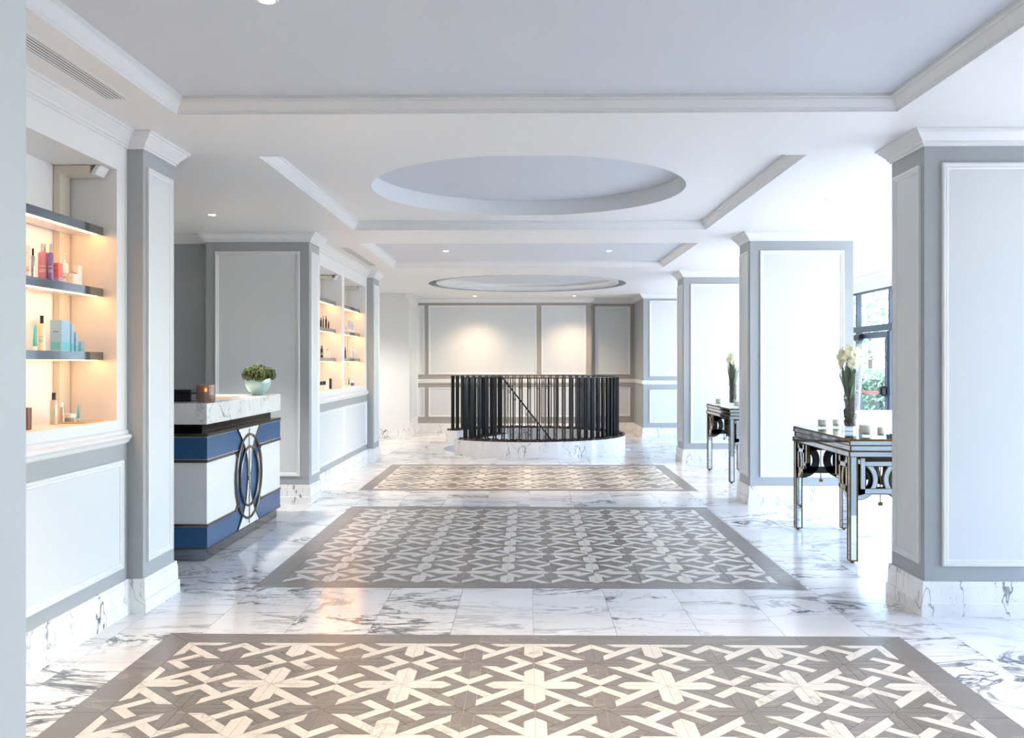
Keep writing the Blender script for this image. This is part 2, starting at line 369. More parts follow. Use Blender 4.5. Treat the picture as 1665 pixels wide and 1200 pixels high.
for ri, r in enumerate(RUGS):
    gp = MB().box(r['ox0'], r['ox1'], r['oy0'], r['oy1'], -.02, -.0022).build('mosaic_panel', GROUT, floor)
    pieces = []
    for i in range(r['nx']):
        for j in range(r['ny']):       # j counts from the far edge towards the viewer
            wcol = 0 if r['pat'] == 1 else 1
            # columns with the white stars: parity wcol; rows with the white stars: even
            dxi = i if (i % 2) != wcol else i + 1; wxi = i + 1 if dxi == i else i
            dyj = j if j % 2 == 1 else j + 1; wyj = j + 1 if dyj == j else j
            sx, sy = wxi - dxi, wyj - dyj; pos = sx * sy > 0
            swap = (not pos) if r['pat'] == 1 else True
            bx, by = r['x0'] + dxi * r['ax'], r['y1'] - dyj * r['ay']
            for k, (P, w) in enumerate(tile_pieces(r['pat'], swap, pos)):
                Q = inset([(u * sx * r['ax'], -v * sy * r['ay']) for u, v in P], .0011)
                cyy = by + sum(q[1] for q in Q) / len(Q); cxx = bx + sum(q[0] for q in Q) / len(Q)
                area = abs(sum(Q[m][0] * Q[(m + 1) % len(Q)][1] - Q[(m + 1) % len(Q)][0] * Q[m][1] for m in range(len(Q)))) / 2
                vis = cyy > 3.42 and abs(cxx) < .54 * cyy
                pieces.append((area / max(cyy, 1) ** 3 if vis else 0, bx, by, Q, w, (swap, sx, sy, k, pos)))
    pieces.sort(key=lambda t: -t[0]); nind = (300, 300, 0)[ri]
    cache = {}; bulk = MB()
    for q, (sc, bx, by, Q, w, key) in enumerate(pieces):
        if q < nind and sc > 0:
            if key not in cache:
                t = MB().prism(Q, -.010, 0); me = bpy.data.meshes.new('mosaic_piece'); me.from_pydata(t.v, [], t.f)
                me.materials.append(CREAMM if w else DARKM); cache[key] = me
            put('mosaic_piece', cache[key], gp, (bx, by, 0))
        else:
            bulk.cur = w; bulk.prism([(x + bx, y + by) for x, y in Q], -.010, 0)
    bulk.build('mosaic_field', [DARKM, CREAMM], gp, kind='stuff')
    # dark border slabs with mitred corners
    def slab(P): MB().prism(inset(P, .0012), -.010, 0).build('border_slab', DARKM, gp)
    a0, a1, b0, b1, c0, c1, d0, d1 = r['ox0'], r['ox1'], r['x0'], r['x1'], r['oy0'], r['oy1'], r['y0'], r['y1']
    def run(lo, hi, ilo, ihi, mk):
        n = max(2, round((hi - lo) / .575)); st = [lo + (hi - lo) * k / n for k in range(n + 1)]
        for k in range(n): mk(st[k], st[k + 1], ilo if k == 0 else st[k], ihi if k == n - 1 else st[k + 1])
    run(a0, a1, b0, b1, lambda s, e, si, ei: slab([(s, c1), (e, c1), (ei, d1), (si, d1)]))
    run(a0, a1, b0, b1, lambda s, e, si, ei: slab([(s, c0), (e, c0), (ei, d0), (si, d0)]))
    run(c0, c1, d0, d1, lambda s, e, si, ei: slab([(a0, s), (a0, e), (b0, ei), (b0, si)]))
    run(c0, c1, d0, d1, lambda s, e, si, ei: slab([(a1, s), (a1, e), (b1, ei), (b1, si)]))

# ------------------------------------------------------------------ ceiling with coffers and two round recesses
COFS = [(-1.82, 1.912, 1.5, 4.71), (-1.675, 1.748, 5.665, 8.84), (-1.80, 1.86, 9.82, 12.33)]
ce = MB()
def rect(mb, x0, x1, y0, y1, z): mb.add([(x0, y0, z), (x1, y0, z), (x1, y1, z), (x0, y1, z)], [(0, 1, 2, 3)])
ys = [-3] + [v for c in COFS for v in c[2:]] + [13.0]
for k in range(0, len(ys), 2): rect(ce, -6, 6, ys[k], ys[k + 1], CZ)
for (a, b, c, d) in COFS: rect(ce, -6, a, c, d, CZ); rect(ce, b, 6, c, d, CZ)
hole_plate(ce, -6, 6, 13.0, 16.9, STC[0], 14.93, 1.61, CZ); rect(ce, -6, 6, 16.9, 19, CZ)
ceiling = ce.build('ceiling', WHITE, kind='structure')
OV1 = (.02, 7.25, 1.235)
for k, (a, b, c, d) in enumerate(COFS):
    m = MB()
    if k == 1: hole_plate(m, a, b, c, d, *OV1, COF)
    else: rect(m, a, b, c, d, COF)
    m.build('coffer_ceiling', WHITE if k == 1 else BLUEGREY, ceiling)
    MB().sweep([(a, c), (b, c), (b, d), (a, d)], COFC, True, -1).build('coffer_moulding', WHITE_GLOSS, ceiling)
m = MB().lathe([(OV1[2], COF), (OV1[2], COF + .135)], OV1[0], OV1[1], 96); m.build('round_recess_rim', WHITE_GLOSS, ceiling, True)
MB().lathe([(.001, COF + .135), (OV1[2], COF + .135)], OV1[0], OV1[1], 96).build('round_recess_ceiling', BLUEGREY, ceiling)
MB().lathe([(1.61, CZ), (1.61, CZ + .12)], STC[0], 14.93, 96).build('round_recess_rim', GREY, ceiling, True)
MB().lathe([(1.61, CZ + .12), (1.49, CZ + .12), (1.49, CZ + .004), (1.46, CZ + .004), (1.455, CZ + .03), (1.43, CZ + .034), (1.39, CZ + .06), (1.36, CZ + .064), (1.355, CZ + .10), (1.30, CZ + .12)], STC[0], 14.93, 96).build('round_recess_moulding', WHITE_GLOSS, ceiling, True)
MB().lathe([(.001, CZ + .12), (1.30, CZ + .12)], STC[0], 14.93, 96).build('round_recess_ceiling', BLUEGREY, ceiling)
MB().box(-6.2, 6.2, -3.2, 19.2, CZ + .25, CZ + .3).build('roof_slab', WHITE, ceiling)
def vent(x, y0, y1, w, label):
    v = thing('linear_air_vent', (x, y0, CZ), label, 'vent', 'linear air vents in the ceiling')
    l = y1 - y0
    MB().frame((-w / 2, 0, 0), (1, 0, 0), (0, 1, 0), (0, 0, -1), w, l, [(0, 0), (0, .004), (.016, .004), (.018, 0)]).build('vent_frame', WHITE_GLOSS, v)
    MB().box(-w / 2 + .017, w / 2 - .017, .017, l - .017, -.0006, .0).build('vent_slot', mat('vent_dark', (30, 31, 34), .8), v)
    n = 5
    for k in range(n):
        xx = -w / 2 + .02 + (w - .04) * (k + .5) / n + .0
        MB().box(xx - .0055, xx + .0055, .017, l - .017, -.0022, -.0008).build('vent_slat', WHITE_GLOSS, v)
vent(-2.0, 2.1, 4.43, .13, 'white linear air vent in the soffit above the wall of pink and purple bottles')
vent(-2.03, 10.15, 12.06, .13, 'white linear air vent in the soffit above the twin far niches')
def downlight(x, y, z, e, label, cone=80, tilt=None, warm=(1, .78, .52), blend=.6):
    d = thing('downlight', (x, y, z), label, 'downlight', 'recessed ceiling downlights')
    MB().lathe([(.030, 0), (.030, -.005), (.042, -.004), (.045, 0)], n=24).build('trim_ring', WHITE_GLOSS, d, True)
    MB().lathe([(.0005, -.002), (.030, -.002)], n=24).build('lamp_disc', LAMPE, d)
    if e:
        ld = bpy.data.lights.new('downlight_lamp', 'SPOT'); ld.energy = e; ld.color = warm; ld.spot_size = math.radians(cone); ld.spot_blend = blend; ld.shadow_soft_size = .05
        lo = bpy.data.objects.new('downlight_lamp', ld); COL.objects.link(lo); lo.parent = d; lo.location = (0, 0, -.02)
        if tilt: lo.rotation_euler = tilt
for x, y, z, e, lb in ((-.98, 3.43, COF, 70, 'recessed downlight of the widest coffer, on the side of the display niches'),
                       (1.02, 3.2, COF, 70, 'recessed downlight of the widest coffer, on the side of the glass front'),
                       (-.98, 11.16, COF, 62, 'recessed downlight in the coffer before the staircase, towards the display niches'), (1.02, 11.17, COF, 62, 'recessed downlight in the coffer before the staircase, towards the glass front'),
                       (-2.73, 7.88, CZ, 75, 'recessed downlight in the soffit above the reception desk'),
                       (2.41, 7.24, CZ, 14, 'recessed downlight above the mirrored console with the white orchids'),
                       (-3.3, 15.1, CZ, 110, 'added downlight hidden in the side bay to brighten the plain white wall'),  # extra lamp out of view, added to brighten the plain white wall
                       (2.40, 11.07, CZ, 14, 'recessed downlight above the mirrored console by the far column')):
    downlight(x, y, z, e, lb, 140 if x < -3 else 80, None, (1, .90, .80) if x < -2 else (1, .78, .52))
for x in (-.98, .93): downlight(x, 17.5, CZ, 50, 'recessed downlight washing the panelled back wall, near the %s alcove side' % ('white plain wall' if x < 0 else 'pale dado wall'), 116, (.05, 0, 0), (1, .72, .45), 1.0)

# ------------------------------------------------------------------ columns
def column(x0, x1, y0, y1, name, faces):
    c = thing(name, (0, 0, 0), kind='structure')
    MB().box(x0, x1, y0, y1, 0, CZ).build('column_shaft', GREY, c)
    path = [(x0, y0), (x1, y0), (x1, y1), (x0, y1)]
    MB().sweep(path, CROWN, True, 1).build('crown_moulding', WHITE_GLOSS, c)
    MB().sweep(path, BASE, True, 1).build('marble_base', BASEM, c)
    a = .093; zz = (.275, 2.507)
    if 'n' in faces: panel(c, (x0 + a, y0), (1, 0), (0, -1), x1 - x0 - 2 * a, *zz)
    if 'w' in faces: panel(c, (x0, y1 - .045), (0, -1), (-1, 0), y1 - y0 - .09, *zz)
    if 'e' in faces: panel(c, (x1, y0 + .045), (0, 1), (1, 0), y1 - y0 - .09, *zz)
    return c
for (a, b) in CY: column(RC, RC + 1.01, a, b, 'column', 'nw')
column(LC - 1.03, LC, *CY[1], 'column', 'ne')
column(LC - .5, LC, *CY[0], 'column', 'e'); column(LC - .5, LC, *CY[2], 'column', 'e')

# ------------------------------------------------------------------ left display walls with lit niches
NZ0, NZ1, NB = 1.085, 2.46, -2.53
SHZ = (2.14, 1.805, 1.458)
def display_wall(name, y0, y1, niches, pans):
    w = MB()
    w.box(LW - .35, LW, y0, y1, NZ1, CZ); w.box(LW - .35, LW, y0, y1, .95, NZ0)
    edges = [y0] + [v for n in niches for v in n] + [y1]
    for k in range(0, len(edges), 2): w.box(LW - .35, LW, edges[k], edges[k + 1], NZ0, NZ1)
    for n in niches: w.box(LW - .35, NB, n[0], n[1], NZ0, NZ1)
    wall = w.build(name, WHITE, kind='structure')
    MB().box(LW - .35, LW, y0, y1, 0, .95).build('lower_wall', GREY, wall)
    MB().sweep([(LW, y1), (LW, y0)], CROWN, False, -1).build('crown_moulding', WHITE_GLOSS, wall)
    MB().sweep([(LW, y1), (LW, y0)], BASE, False, -1).build('marble_base', BASEM, wall)
    MB().sweep([(LW, y1 - .01), (LW, y0 + .01)], [(0, 1.03), (.006, 1.03), (.012, 1.022), (.012, 1.008), (.03, 1.0), (.034, .985), (.022, .972), (.016, .958), (0, .953)], False, -1).build('sill_moulding', WHITE_GLOSS, wall)
    for a, b in pans: panel(wall, (LW, a), (0, 1), (1, 0), b - a, .262, .862)
    return wall
display_wall('wall_left', 1.22, 5.08, [(1.87, 3.33), (3.48, 4.952)], [(1.82, 3.40), (3.44, 5.012)])
display_wall('wall_left_far', 9.44, 12.78, [(9.60, 11.056), (11.207, 12.671)], [(9.52, 11.155), (11.185, 12.722)])
NICHES = [(3.48, 4.952, 'near niche'), (9.60, 11.056, 'niche next to the white column'), (11.207, 12.671, 'niche nearest the staircase')]
SN = ('top', 'middle', 'lowest')
for ni, (a, b, nm) in enumerate(NICHES):
    for si, z in enumerate(SHZ):
        s = thing('display_shelf', (NB, a, z - .043), '%s lit shelf with steel front edge, %s' % (SN[si], nm), 'shelf', 'lit display shelves in the wall niches')
        d = 2.53 - 2.314; l = b - a
        MB().box(.038, d - .012, .002, l - .002, .004, .043).build('shelf_board', WHITE_GLOSS, s)
        MB().box(d - .012, d, .002, l - .002, 0, .0435).build('front_strip', CHROME, s)
        MB().box(d - .034, d - .02, .03, l - .03, -.002, .004).build('led_strip', LEDW, s)
    t = thing('niche_light_bracket', (NB, b - .12, NZ0), 'beige L-shaped light bracket in the back corner of the %s' % nm, 'bracket', 'light brackets in the wall niches')
    bm_ = mat('beige_bracket', (214, 206, 190), .4)
    MB().box(.002, .036, 0, .11, .002, 1.372).build('bracket_post', bm_, t)
    MB().box(.036, .20, 0, .11, 1.325, 1.372).build('bracket_arm', bm_, t)
    q = MB().loft([[(.20, 0, 1.325), (.225, 0, 1.325), (.255, 0, 1.372), (.23, 0, 1.372)], [(.20, .11, 1.325), (.225, .11, 1.325), (.255, .11, 1.372), (.23, .11, 1.372)]])
    q.build('bracket_tip', WHITE_GLOSS, t)

# ------------------------------------------------------------------ other walls
def wallbox(name, x0, x1, y0, y1, m, z0=0, z1=CZ): return MB().box(x0, x1, y0, y1, z0, z1).build(name, m, kind='structure')
jamb = wallbox('wall_front_left', -5.2, -.692, .9, 1.25, mat('pale_grey_paint', (206, 211, 214), .45))
w = wallbox('wall_recess_end', -5.2, LC - 1.03, 9.14, 9.44, GREY)
MB().sweep([(-5.2, 9.14), (LC - 1.03, 9.14)], CROWN, False, 1).build('crown_moulding', WHITE_GLOSS, w)
MB().sweep([(-5.2, 9.14), (LC - 1.03, 9.14)], BASE, False, 1).build('marble_base', BASEM, w)
wallbox('wall_recess_near', -5.2, LC - .5, 5.2, 5.4, GREY)
wallbox('wall_recess_left', -5.4, -5.2, .9, 17, GREY)
w = wallbox('wall_back_left', -5.2, -2.16, 16.88, YB + .6, WHITE)
MB().sweep([(-5.2, 16.88), (-2.16, 16.88), (-2.16, YB)], BASE, False, 1).build('marble_base', BASEM, w)
MB().sweep([(-2.23, 16.88), (-2.16, 16.88), (-2.16, YB)], CROWN, False, 1).build('crown_moulding', WHITE_GLOSS, w)
panel(w, (-2.16, 16.95), (0, 1), (1, 0), 1.1, .30, 2.52)
# panelled back wall of the stair alcove
w = wallbox('wall_back', -2.16, 1.31, YB, YB + .6, WARMGREY)
w2 = wallbox('wall_back_right', 1.31, 2.19, YB + .3, YB + .6, WARMGREY)
w3 = wallbox('wall_right_back', 2.19, FX + .3, 17.0, YB + .6, GREY)
RAILP = [(0, 1.075), (.02, 1.07), (.028, 1.055), (.022, 1.04), (.03, 1.025), (.016, 1.0), (0, .992)]
for ww, path in ((w, [(-2.16, YB), (1.31, YB), (1.31, YB + .3)]), (w2, [(1.31, YB + .3), (2.19, YB + .3)]), (w3, [(2.19, YB + .3), (2.19, 17.0), (FX, 17.0)])):
    MB().sweep(path, CROWN, False, 1).build('crown_moulding', WHITE_GLOSS, ww)
    MB().sweep(path, BASE, False, 1).build('marble_base', BASEM, ww)
    MB().sweep(path, RAILP, False, 1).build('dado_rail', WHITE_GLOSS, ww)
for a, b in ((-2.16, -2.03), (-1.95, .215), (.305, 1.205)):
    panel(w, (a, YB), (1, 0), (0, -1), b - a, 1.165, 2.55); panel(w, (a, YB), (1, 0), (0, -1), b - a, .318, .908)
panel(w2, (1.40, YB + .3), (1, 0), (0, -1), .72, 1.165, 2.55); panel(w2, (1.40, YB + .3), (1, 0), (0, -1), .72, .318, .908)
for a, b in ((2.30, 3.35), (3.5, 4.9)):
    panel(w3, (a, 17.0), (1, 0), (0, -1), b - a, 1.15, 2.56); panel(w3, (a, 17.0), (1, 0), (0, -1), b - a, .28, .9)
wallbox('wall_behind', -5.4, FX + .3, -3.2, -3.0, WHITE)
wallbox('wall_front_outer_left', -5.4, -5.2, -3.0, .9, WHITE)

# ------------------------------------------------------------------ glazed front on the right
w = wallbox('wall_right', FX, FX + .2, -3, 17, WHITE, 2.47, CZ)
MB().sweep([(FX, 17), (FX, -3)], CROWN, False, 1).build('crown_moulding', WHITE_GLOSS, w)
yp = 12.81
bays = []
y = yp - 1.26 * 12
while y < 16.9:
    bays.append((y, min(y + 1.26, 17.0)))
    y += 1.26
bays = [b for b in bays if b[0] > 2.5]
wallbox('wall_right_light_block', FX, FX + .2, -3, bays[0][0] - .03, WHITE, 0, 2.47)  # unseen solid stretch added in place of near glazing, cuts the daylight
for k, (a, b) in enumerate(bays):
    door = abs(a - yp) < .01
    wd = thing('door_1' if door else 'window_%d' % (k + 1), (FX, a, 0), kind='structure')
    l = b - a
    MB().box(.03, .10, -.03, .03, 0, 2.47).build('frame_post', FRAMEM, wd)
    MB().box(.03, .10, .03, l - .03, 1.86, 1.95).build('transom', FRAMEM, wd)
    MB().box(.03, .10, .03, l - .03, 2.44, 2.47).build('frame_head', FRAMEM, wd)
    MB().box(.03, .10, .03, l - .03, 0, .07).build('frame_sill', FRAMEM, wd)
    MB().box(.063, .067, .03, l - .03, 1.95, 2.44).build('pane', GLASS, wd)
    if door:
        lf = MB(); w0, w1 = .035, l - .035
        lf.box(.02, .075, w0, w0 + .09, .01, 1.85); lf.box(.02, .075, w1 - .09, w1, .01, 1.85); lf.box(.02, .075, w0 + .09, w1 - .09, 1.76, 1.85); lf.box(.02, .075, w0 + .09, w1 - .09, .01, .15)
        leaf = lf.build('door_leaf', FRAMEM, wd)
        MB().box(.045, .049, w0 + .09, w1 - .09, .15, 1.76).build('pane', GLASS, leaf)
        MB().bevbox(-.07, .02, w0 + .0, w0 + .085, .93, 1.07, .02).build('panic_bar_box', BLACKM, leaf)
        MB().bevbox(-.07, .02, w1 - .085, w1, .93, 1.07, .02).build('panic_bar_box', BLACKM, leaf)
        MB().tube([(-.05, w0 + .08, .98), (-.06, l / 2, .97), (-.05, w1 - .08, .98)], .014).build('panic_bar', mat('red_pink_bar', (200, 80, 90), .4), leaf)
        MB().bevbox(-.05, .02, w1 - .30, w1 - .05, 1.73, 1.83, .015).build('door_closer', BLACKM, leaf)
    else:
        MB().box(.063, .067, .03, l - .03, .07, 1.86).build('pane', GLASS, wd)
wallbox('wall_low_partition', 3.3, 4.6, 10.6, 10.75, WHITE, 0, .845)

# ------------------------------------------------------------------ reception desk
DX, DY0, DY1 = -2.245, 6.373, 8.27          # front face, near end, far end
DW = .80
desk = thing('reception_desk', (DX, DY0, 0), 'blue and white lacquered reception desk with bronze ring motif and marble counter', 'desk')
L = DY1 - DY0
MB().box(-DW + .02, -.022, .022, L - .022, 0, .092).build('plinth', CHROME, desk)
MB().box(-DW, 0, 0, L, .092, .879).build('body', DESKW, desk)
for z0, z1 in ((.717, .879), (.092, .247)):
    MB().box(-DW - .003, .003, -.003, L + .003, z0 + .004, z1 - .004).build('blue_band', NAVY, desk)
for z0, z1 in ((.879, .902), (.697, .717), (.247, .265), (.086, .096)):
    MB().box(-DW - .008, .008, -.008, L + .008, z0, z1).build('metal_strip', BRONZE, desk)
MB().box(-DW + .05, -.055, .06, L - .10, .902, .966).build('counter_neck', mat('dark_bronze_glass', (46, 40, 36), .15, metal=.8, var=.5, vscale=25), desk)
MB().bevbox(-DW - .01, .006, -.012, L + .006, .966, 1.114, .004).build('counter_slab', marble('counter_marble', (240, 239, 236), (128, 130, 132), .14, rot=.9, scale=2.2, w0=.004, w1=.016, amount=.9, fine=.25, seedv=7.), desk)
MB().box(-.62, -.16, .66, 1.25, 1.114, 1.117).build('desk_pad', mat('tan_leather', (176, 132, 96), .45), desk)
cy, cz, R1, R2 = L / 2, .488, .335, .236
def disc_poly(r, clip, n=48):
    P = []
    for k in range(n):
        a = 2 * PI * k / n; P.append((max(-clip, min(clip, r * math.cos(a))), r * math.sin(a)))
    return P
def plate(name, P, x0, x1, m, parent=desk):
    return MB().loft([[(x0, cy + a, cz + b) for a, b in P], [(x1, cy + a, cz + b) for a, b in P]]).build(name, m, parent)
motif = plate('motif_disc', disc_poly(R1, .255), .0, .0045, NAVY)
hg = []
for k in range(25):
    z = -.392 + .784 * k / 24; hg.append((.024 + .26 * (abs(z) / .392) ** 2.2, z))
for sgn, nm in ((1, 'hourglass_inlay'),):
    plate(nm, hg + [(-a, b) for a, b in reversed(hg)], .002, .0085, DESKW, motif)
for sg in (1, -1):
    MB().tube([(.008, cy + sg * a, cz + b) for a, b in hg], .0075, 6).build('curved_strip', BRONZE, motif)
MB().torus((.012, cy, cz), R1, .011, 'x', 64, 8).build('metal_ring', BRONZE, motif, True)
MB().torus((.014, cy, cz), R2, .010, 'x', 56, 8).build('metal_ring', BRONZE, motif, True)
MB().tube([(.012, cy, .11), (.012, cy, .87)], .006, 6).build('centre_rod', BRONZE, motif)
for sg in (1, -1):       # chamfer strips where the bands meet the ring
    for zz, dz in ((.707, -1), (.256, 1)):
        MB().tube([(.006, cy + sg * .34, zz), (.010, cy + sg * .268, zz + dz * .045)], .008, 6).build('metal_strip', BRONZE, desk)
# things on the counter
CT = 1.1145
g = thing('candle_holder', (-2.336, 6.61, CT), 'ribbed pink glass candle holder on the marble counter', 'candle holder')
MB().lathe([(.0, 0), (.060, 0), (.066, .008), (.067, .06), (.066, .125), (.060, .125), (.060, .012), (.0, .012)], n=40).build('glass_body', mat('pink_frosted_glass', (196, 160, 148), .25, trans=.55, bump=.4, bscale=110), g, True)
MB().lathe([(.0, .012), (.05, .012), (.05, .07), (.0, .072)], n=24).build('candle', mat('lit_wax', (235, 190, 150), .5, sss=.3), g, True)
MB().lathe([(.0, .074), (.007, .082), (.006, .094), (.0, .108)], n=12).build('flame', mat('flame', (255, 190, 110), .5, emit=(255, 170, 80), es=9), g, True)
for k in range(4):
    MB().torus((0, 0, .022 + k * .027), .0665, .0022, 'z', 32, 6).build('glass_rib', MATS['pink_frosted_glass'], g, True)
g = thing('black_box', (-2.62, 6.78, CT), 'black leather box behind the ribbed candle holder', 'box')
MB().bevbox(-.16, .16, -.13, .13, 0, .062, .008).build('box_body', mat('black_leather', (30, 32, 40), .4), g)
MB().bevbox(-.165, .165, -.135, .135, .064, .088, .008).build('box_lid', MATS['black_leather'], g)
g = thing('potted_hydrangea', (-2.37, 8.02, CT), 'green purple hydrangea heads in a pale celadon bowl', 'potted plant')
MB().lathe([(.0, 0), (.045, 0), (.05, .008), (.085, .04), (.112, .085), (.116, .125), (.112, .15), (.105, .15), (.105, .12), (.0, .10)], n=40).build('bowl', mat('celadon_glaze', (168, 196, 188), .12, coat=.5), g, True)
HYG = [mat('hydrangea_green', (84, 106, 38), .6, var=.4, vscale=40), mat('hydrangea_purple', (92, 62, 60), .6), mat('hydrangea_dark', (48, 66, 26), .6)]
heads = []
for k in range(11):
    a = k * 2.4; r = .105 * math.sqrt(k / 10); heads.append((r * math.cos(a), r * math.sin(a), .215 - .35 * r))
for hx, hy, hz in heads:
    m = MB()
    for q in range(90):
        th = math.acos(1 - 2 * random.random()); ph = random.random() * 2 * PI
        n = Vector((math.sin(th) * math.cos(ph), math.sin(th) * math.sin(ph), math.cos(th)))
        c = Vector((hx, hy, hz)) + n * .058; t = n.orthogonal().normalized(); t.rotate(Matrix.Rotation(random.random() * 6, 3, n)); b = n.cross(t)
        m.cur = random.choice((0, 0, 0, 1, 2)); s = .013
        m.add([c + n * .004, c + t * s + n * random.uniform(-.006, .006), c + (t + b) * s * .8 + n * .006, c + b * s, c + (b - t) * s * .8 - n * .004, c - t * s, c - (b + t) * s * .8, c - b * s],
              [(0, 1, 2), (0, 2, 3), (0, 3, 4), (0, 4, 5), (0, 5, 6), (0, 6, 7)])
    m.lathe([(.0, hz - .05), (.045, hz - .02), (.05, hz), (.04, hz + .03), (0, hz + .05)], hx, hy, 10)
    m.build('flower_head', HYG, g)
MB().lathe([(0, .101), (.104, .121), (.10, .14), (0, .15)], n=20).build('soil', mat('soil', (50, 44, 28), .9), g)

# ------------------------------------------------------------------ mirrored console tables
TWX, TLY, TH = .44, 1.33, .866
def bar(mb_g, mb_m, P, plane, d0, d1):
    """gold-edged mirror piece: P polygon in (s, z); plane 'y' -> s along X, 'x' -> s along Y; d0..d1 depth range"""
    def pt(s, z, d): return (s, d, z) if plane == 'y' else (d, s, z)
    mb_g.loft([[pt(s, z, d0 + .001) for s, z in P], [pt(s, z, d1 - .001) for s, z in P]])
    Q = inset(P, .0045) if len(P) < 8 else None
    if Q: mb_m.loft([[pt(s, z, d0) for s, z in Q], [pt(s, z, d1) for s, z in Q]])
def arc_bar(mb_g, mb_m, c, r0, r1, a0, a1, plane, d0, d1, n=14):
    def pt(s, z, d): return (s, d, z) if plane == 'y' else (d, s, z)
    for mb, e, dd in ((mb_g, 0, .001), (mb_m, .0045, 0)):
        rings = []
        for k in range(n + 1):
            a = a0 + (a1 - a0) * k / n; co, si = math.cos(a), math.sin(a)
            rings.append([pt(c[0] + r * co, c[1] + r * si, d) for r, d in ((r0 + e, d0 + dd), (r1 - e, d0 + dd), (r1 - e, d1 - dd), (r0 + e, d1 - dd))])
        mb.loft(rings)
def rectp(s0, s1, z0, z1): return [(s0, z0), (s1, z0), (s1, z1), (s0, z1)]
def make_console(loc, label):
    t = thing('console_table', loc, label, 'table', 'mirrored art deco console tables')
    hx, hy = TWX / 2, TLY / 2
    MB().box(-hx, hx, -hy, hy, TH - .010, TH).build('mirror_top', MIRROR, t)
    e = MB(); e.frame((-hx - .003, -hy - .003, TH - .006), (1, 0, 0), (0, 1, 0), (0, 0, 1), TWX + .006, TLY + .006, [(0, -.008), (0, .007), (.010, .007), (.010, -.008)])
    e.build('top_edging', GOLD, t)
    tiers = [(TH - .044, TH - .010, .000), (TH - .084, TH - .046, -.008), (TH - .124, TH - .086, .004)]
    for z0, z1, o in tiers:
        b = MB().box(-hx - o, hx + o, -hy - o, hy + o, z0 + .004, z1 - .004).build('apron_tier', MIRROR, t)
        q = MB(); q.box(-hx - o - .001, hx + o + .001, -hy - o - .001, hy + o + .001, z0, z0 + .004); q.box(-hx - o - .001, hx + o + .001, -hy - o - .001, hy + o + .001, z1 - .004, z1)
        for sx in (-1, 1):
            for sy in (-1, 1): q.box(sx * (hx + o) - .0045, sx * (hx + o) + .0045, sy * (hy + o) - .0045, sy * (hy + o) + .0045, z0, z1)
        q.build('tier_edging', GOLD, b)
    lw = .056; zt = TH - .124
    for sx in (-1, 1):
        for sy in (-1, 1):
            x0 = sx * (hx - lw / 2); y0 = sy * (hy - lw / 2)
            lg = MB().box(x0 - lw / 2 + .002, x0 + lw / 2 - .002, y0 - lw / 2 + .002, y0 + lw / 2 - .002, .022, zt).build('leg', MIRROR, t)
            q = MB()
            for ax in (-1, 1):
                for ay in (-1, 1): q.box(x0 + ax * (lw / 2 - .004) - .005, x0 + ax * (lw / 2 - .004) + .005, y0 + ay * (lw / 2 - .004) - .005, y0 + ay * (lw / 2 - .004) + .005, .018, zt)
            q.box(x0 - lw / 2, x0 + lw / 2, y0 - lw / 2, y0 + lw / 2, .012, .022); q.build('leg_edging', GOLD, lg)
            MB().lathe([(0, 0), (.012, 0), (.014, .004), (.012, .012), (0, .012)], x0, y0, 12).build('foot', BLACKM, lg)
    zc = .583
    for sy in (-1, 1):                                   # fretwork of the short sides
        a = sy * hy - sy * .012; d0, d1 = min(a, a - sy * .022), max(a, a - sy * .022); gm, mm = MB(), MB()
        i = hx - lw
        arc_bar(gm, mm, (-i, zc), .108, .146, -PI / 2, PI / 2, 'y', d0, d1); arc_bar(gm, mm, (i, zc), .108, .146, PI / 2, 3 * PI / 2, 'y', d0, d1)
        for P in (rectp(-i + .02, -i + .058, .482, .735), rectp(i - .058, i - .02, .482, .735), rectp(-i + .02, i - .02, .482, .522), rectp(-i + .05, i - .05, .675, .712)): bar(gm, mm, P, 'y', d0 - .002, d1 + .002)
        gm.tube([(0, (d0 + d1) / 2, .482), (0, (d0 + d1) / 2, .42)], .004, 6); gm.box(-.012, .012, (d0 + d1) / 2 - .012, (d0 + d1) / 2 + .012, .40, .424); gm.tube([(0, (d0 + d1) / 2, .52), (0, (d0 + d1) / 2, .70)], .004, 6)
        fr = gm.build('fretwork', GOLD, t); mm.build('fretwork_mirror', MIRROR, fr)
        kb = MB(); b0 = a - sy * .026; b1 = a - sy * .032; e0, e1 = min(b0, b1), max(b0, b1)     # black backing on the inside
        for sg in (-1, 1):
            rings = []
            for k in range(15):
                an = -PI / 2 + PI * k / 14; rings.append([(sg * (-i + r * math.cos(an)), d, zc + r * math.sin(an)) for r, d in ((.088, e0), (.149, e0), (.149, e1), (.088, e1))])
            kb.loft(rings); xa, xb = sorted((sg * -i, sg * (-i + .072))); kb.box(xa, xb, e0, e1, .475, zt)
        kb.box(-i, i, e0, e1, .475, .53); kb.box(-i, i, e0, e1, .668, zt)
        kb.build('fretwork_backing', BLACKW, fr)
    d0, d1 = -hx + .010, -hx + .032  # fretwork of the long front: brackets beside the legs
    for sg in (-1, 1):
        gm, mm = MB(), MB()
        i = sg * (hy - lw)
        arc_bar(gm, mm, (i, zc), .108, .146, PI / 2 if sg > 0 else -PI / 2, 3 * PI / 2 if sg > 0 else PI / 2, 'x', d0, d1)
        for s0, s1, z0, z1 in ((.02, .056, .50, .735), (.16, .196, .50, .735), (.02, .196, .50, .536), (.02, .196, .66, .696), (.24, .27, .56, .74), (.19, .27, .56, .59)):
            bar(gm, mm, rectp(min(i - sg * s0, i - sg * s1), max(i - sg * s0, i - sg * s1), z0, z1), 'x', d0 - .002, d1 + .002)
        fr = gm.build('fretwork', GOLD, t); mm.build('fretwork_mirror', MIRROR, fr)
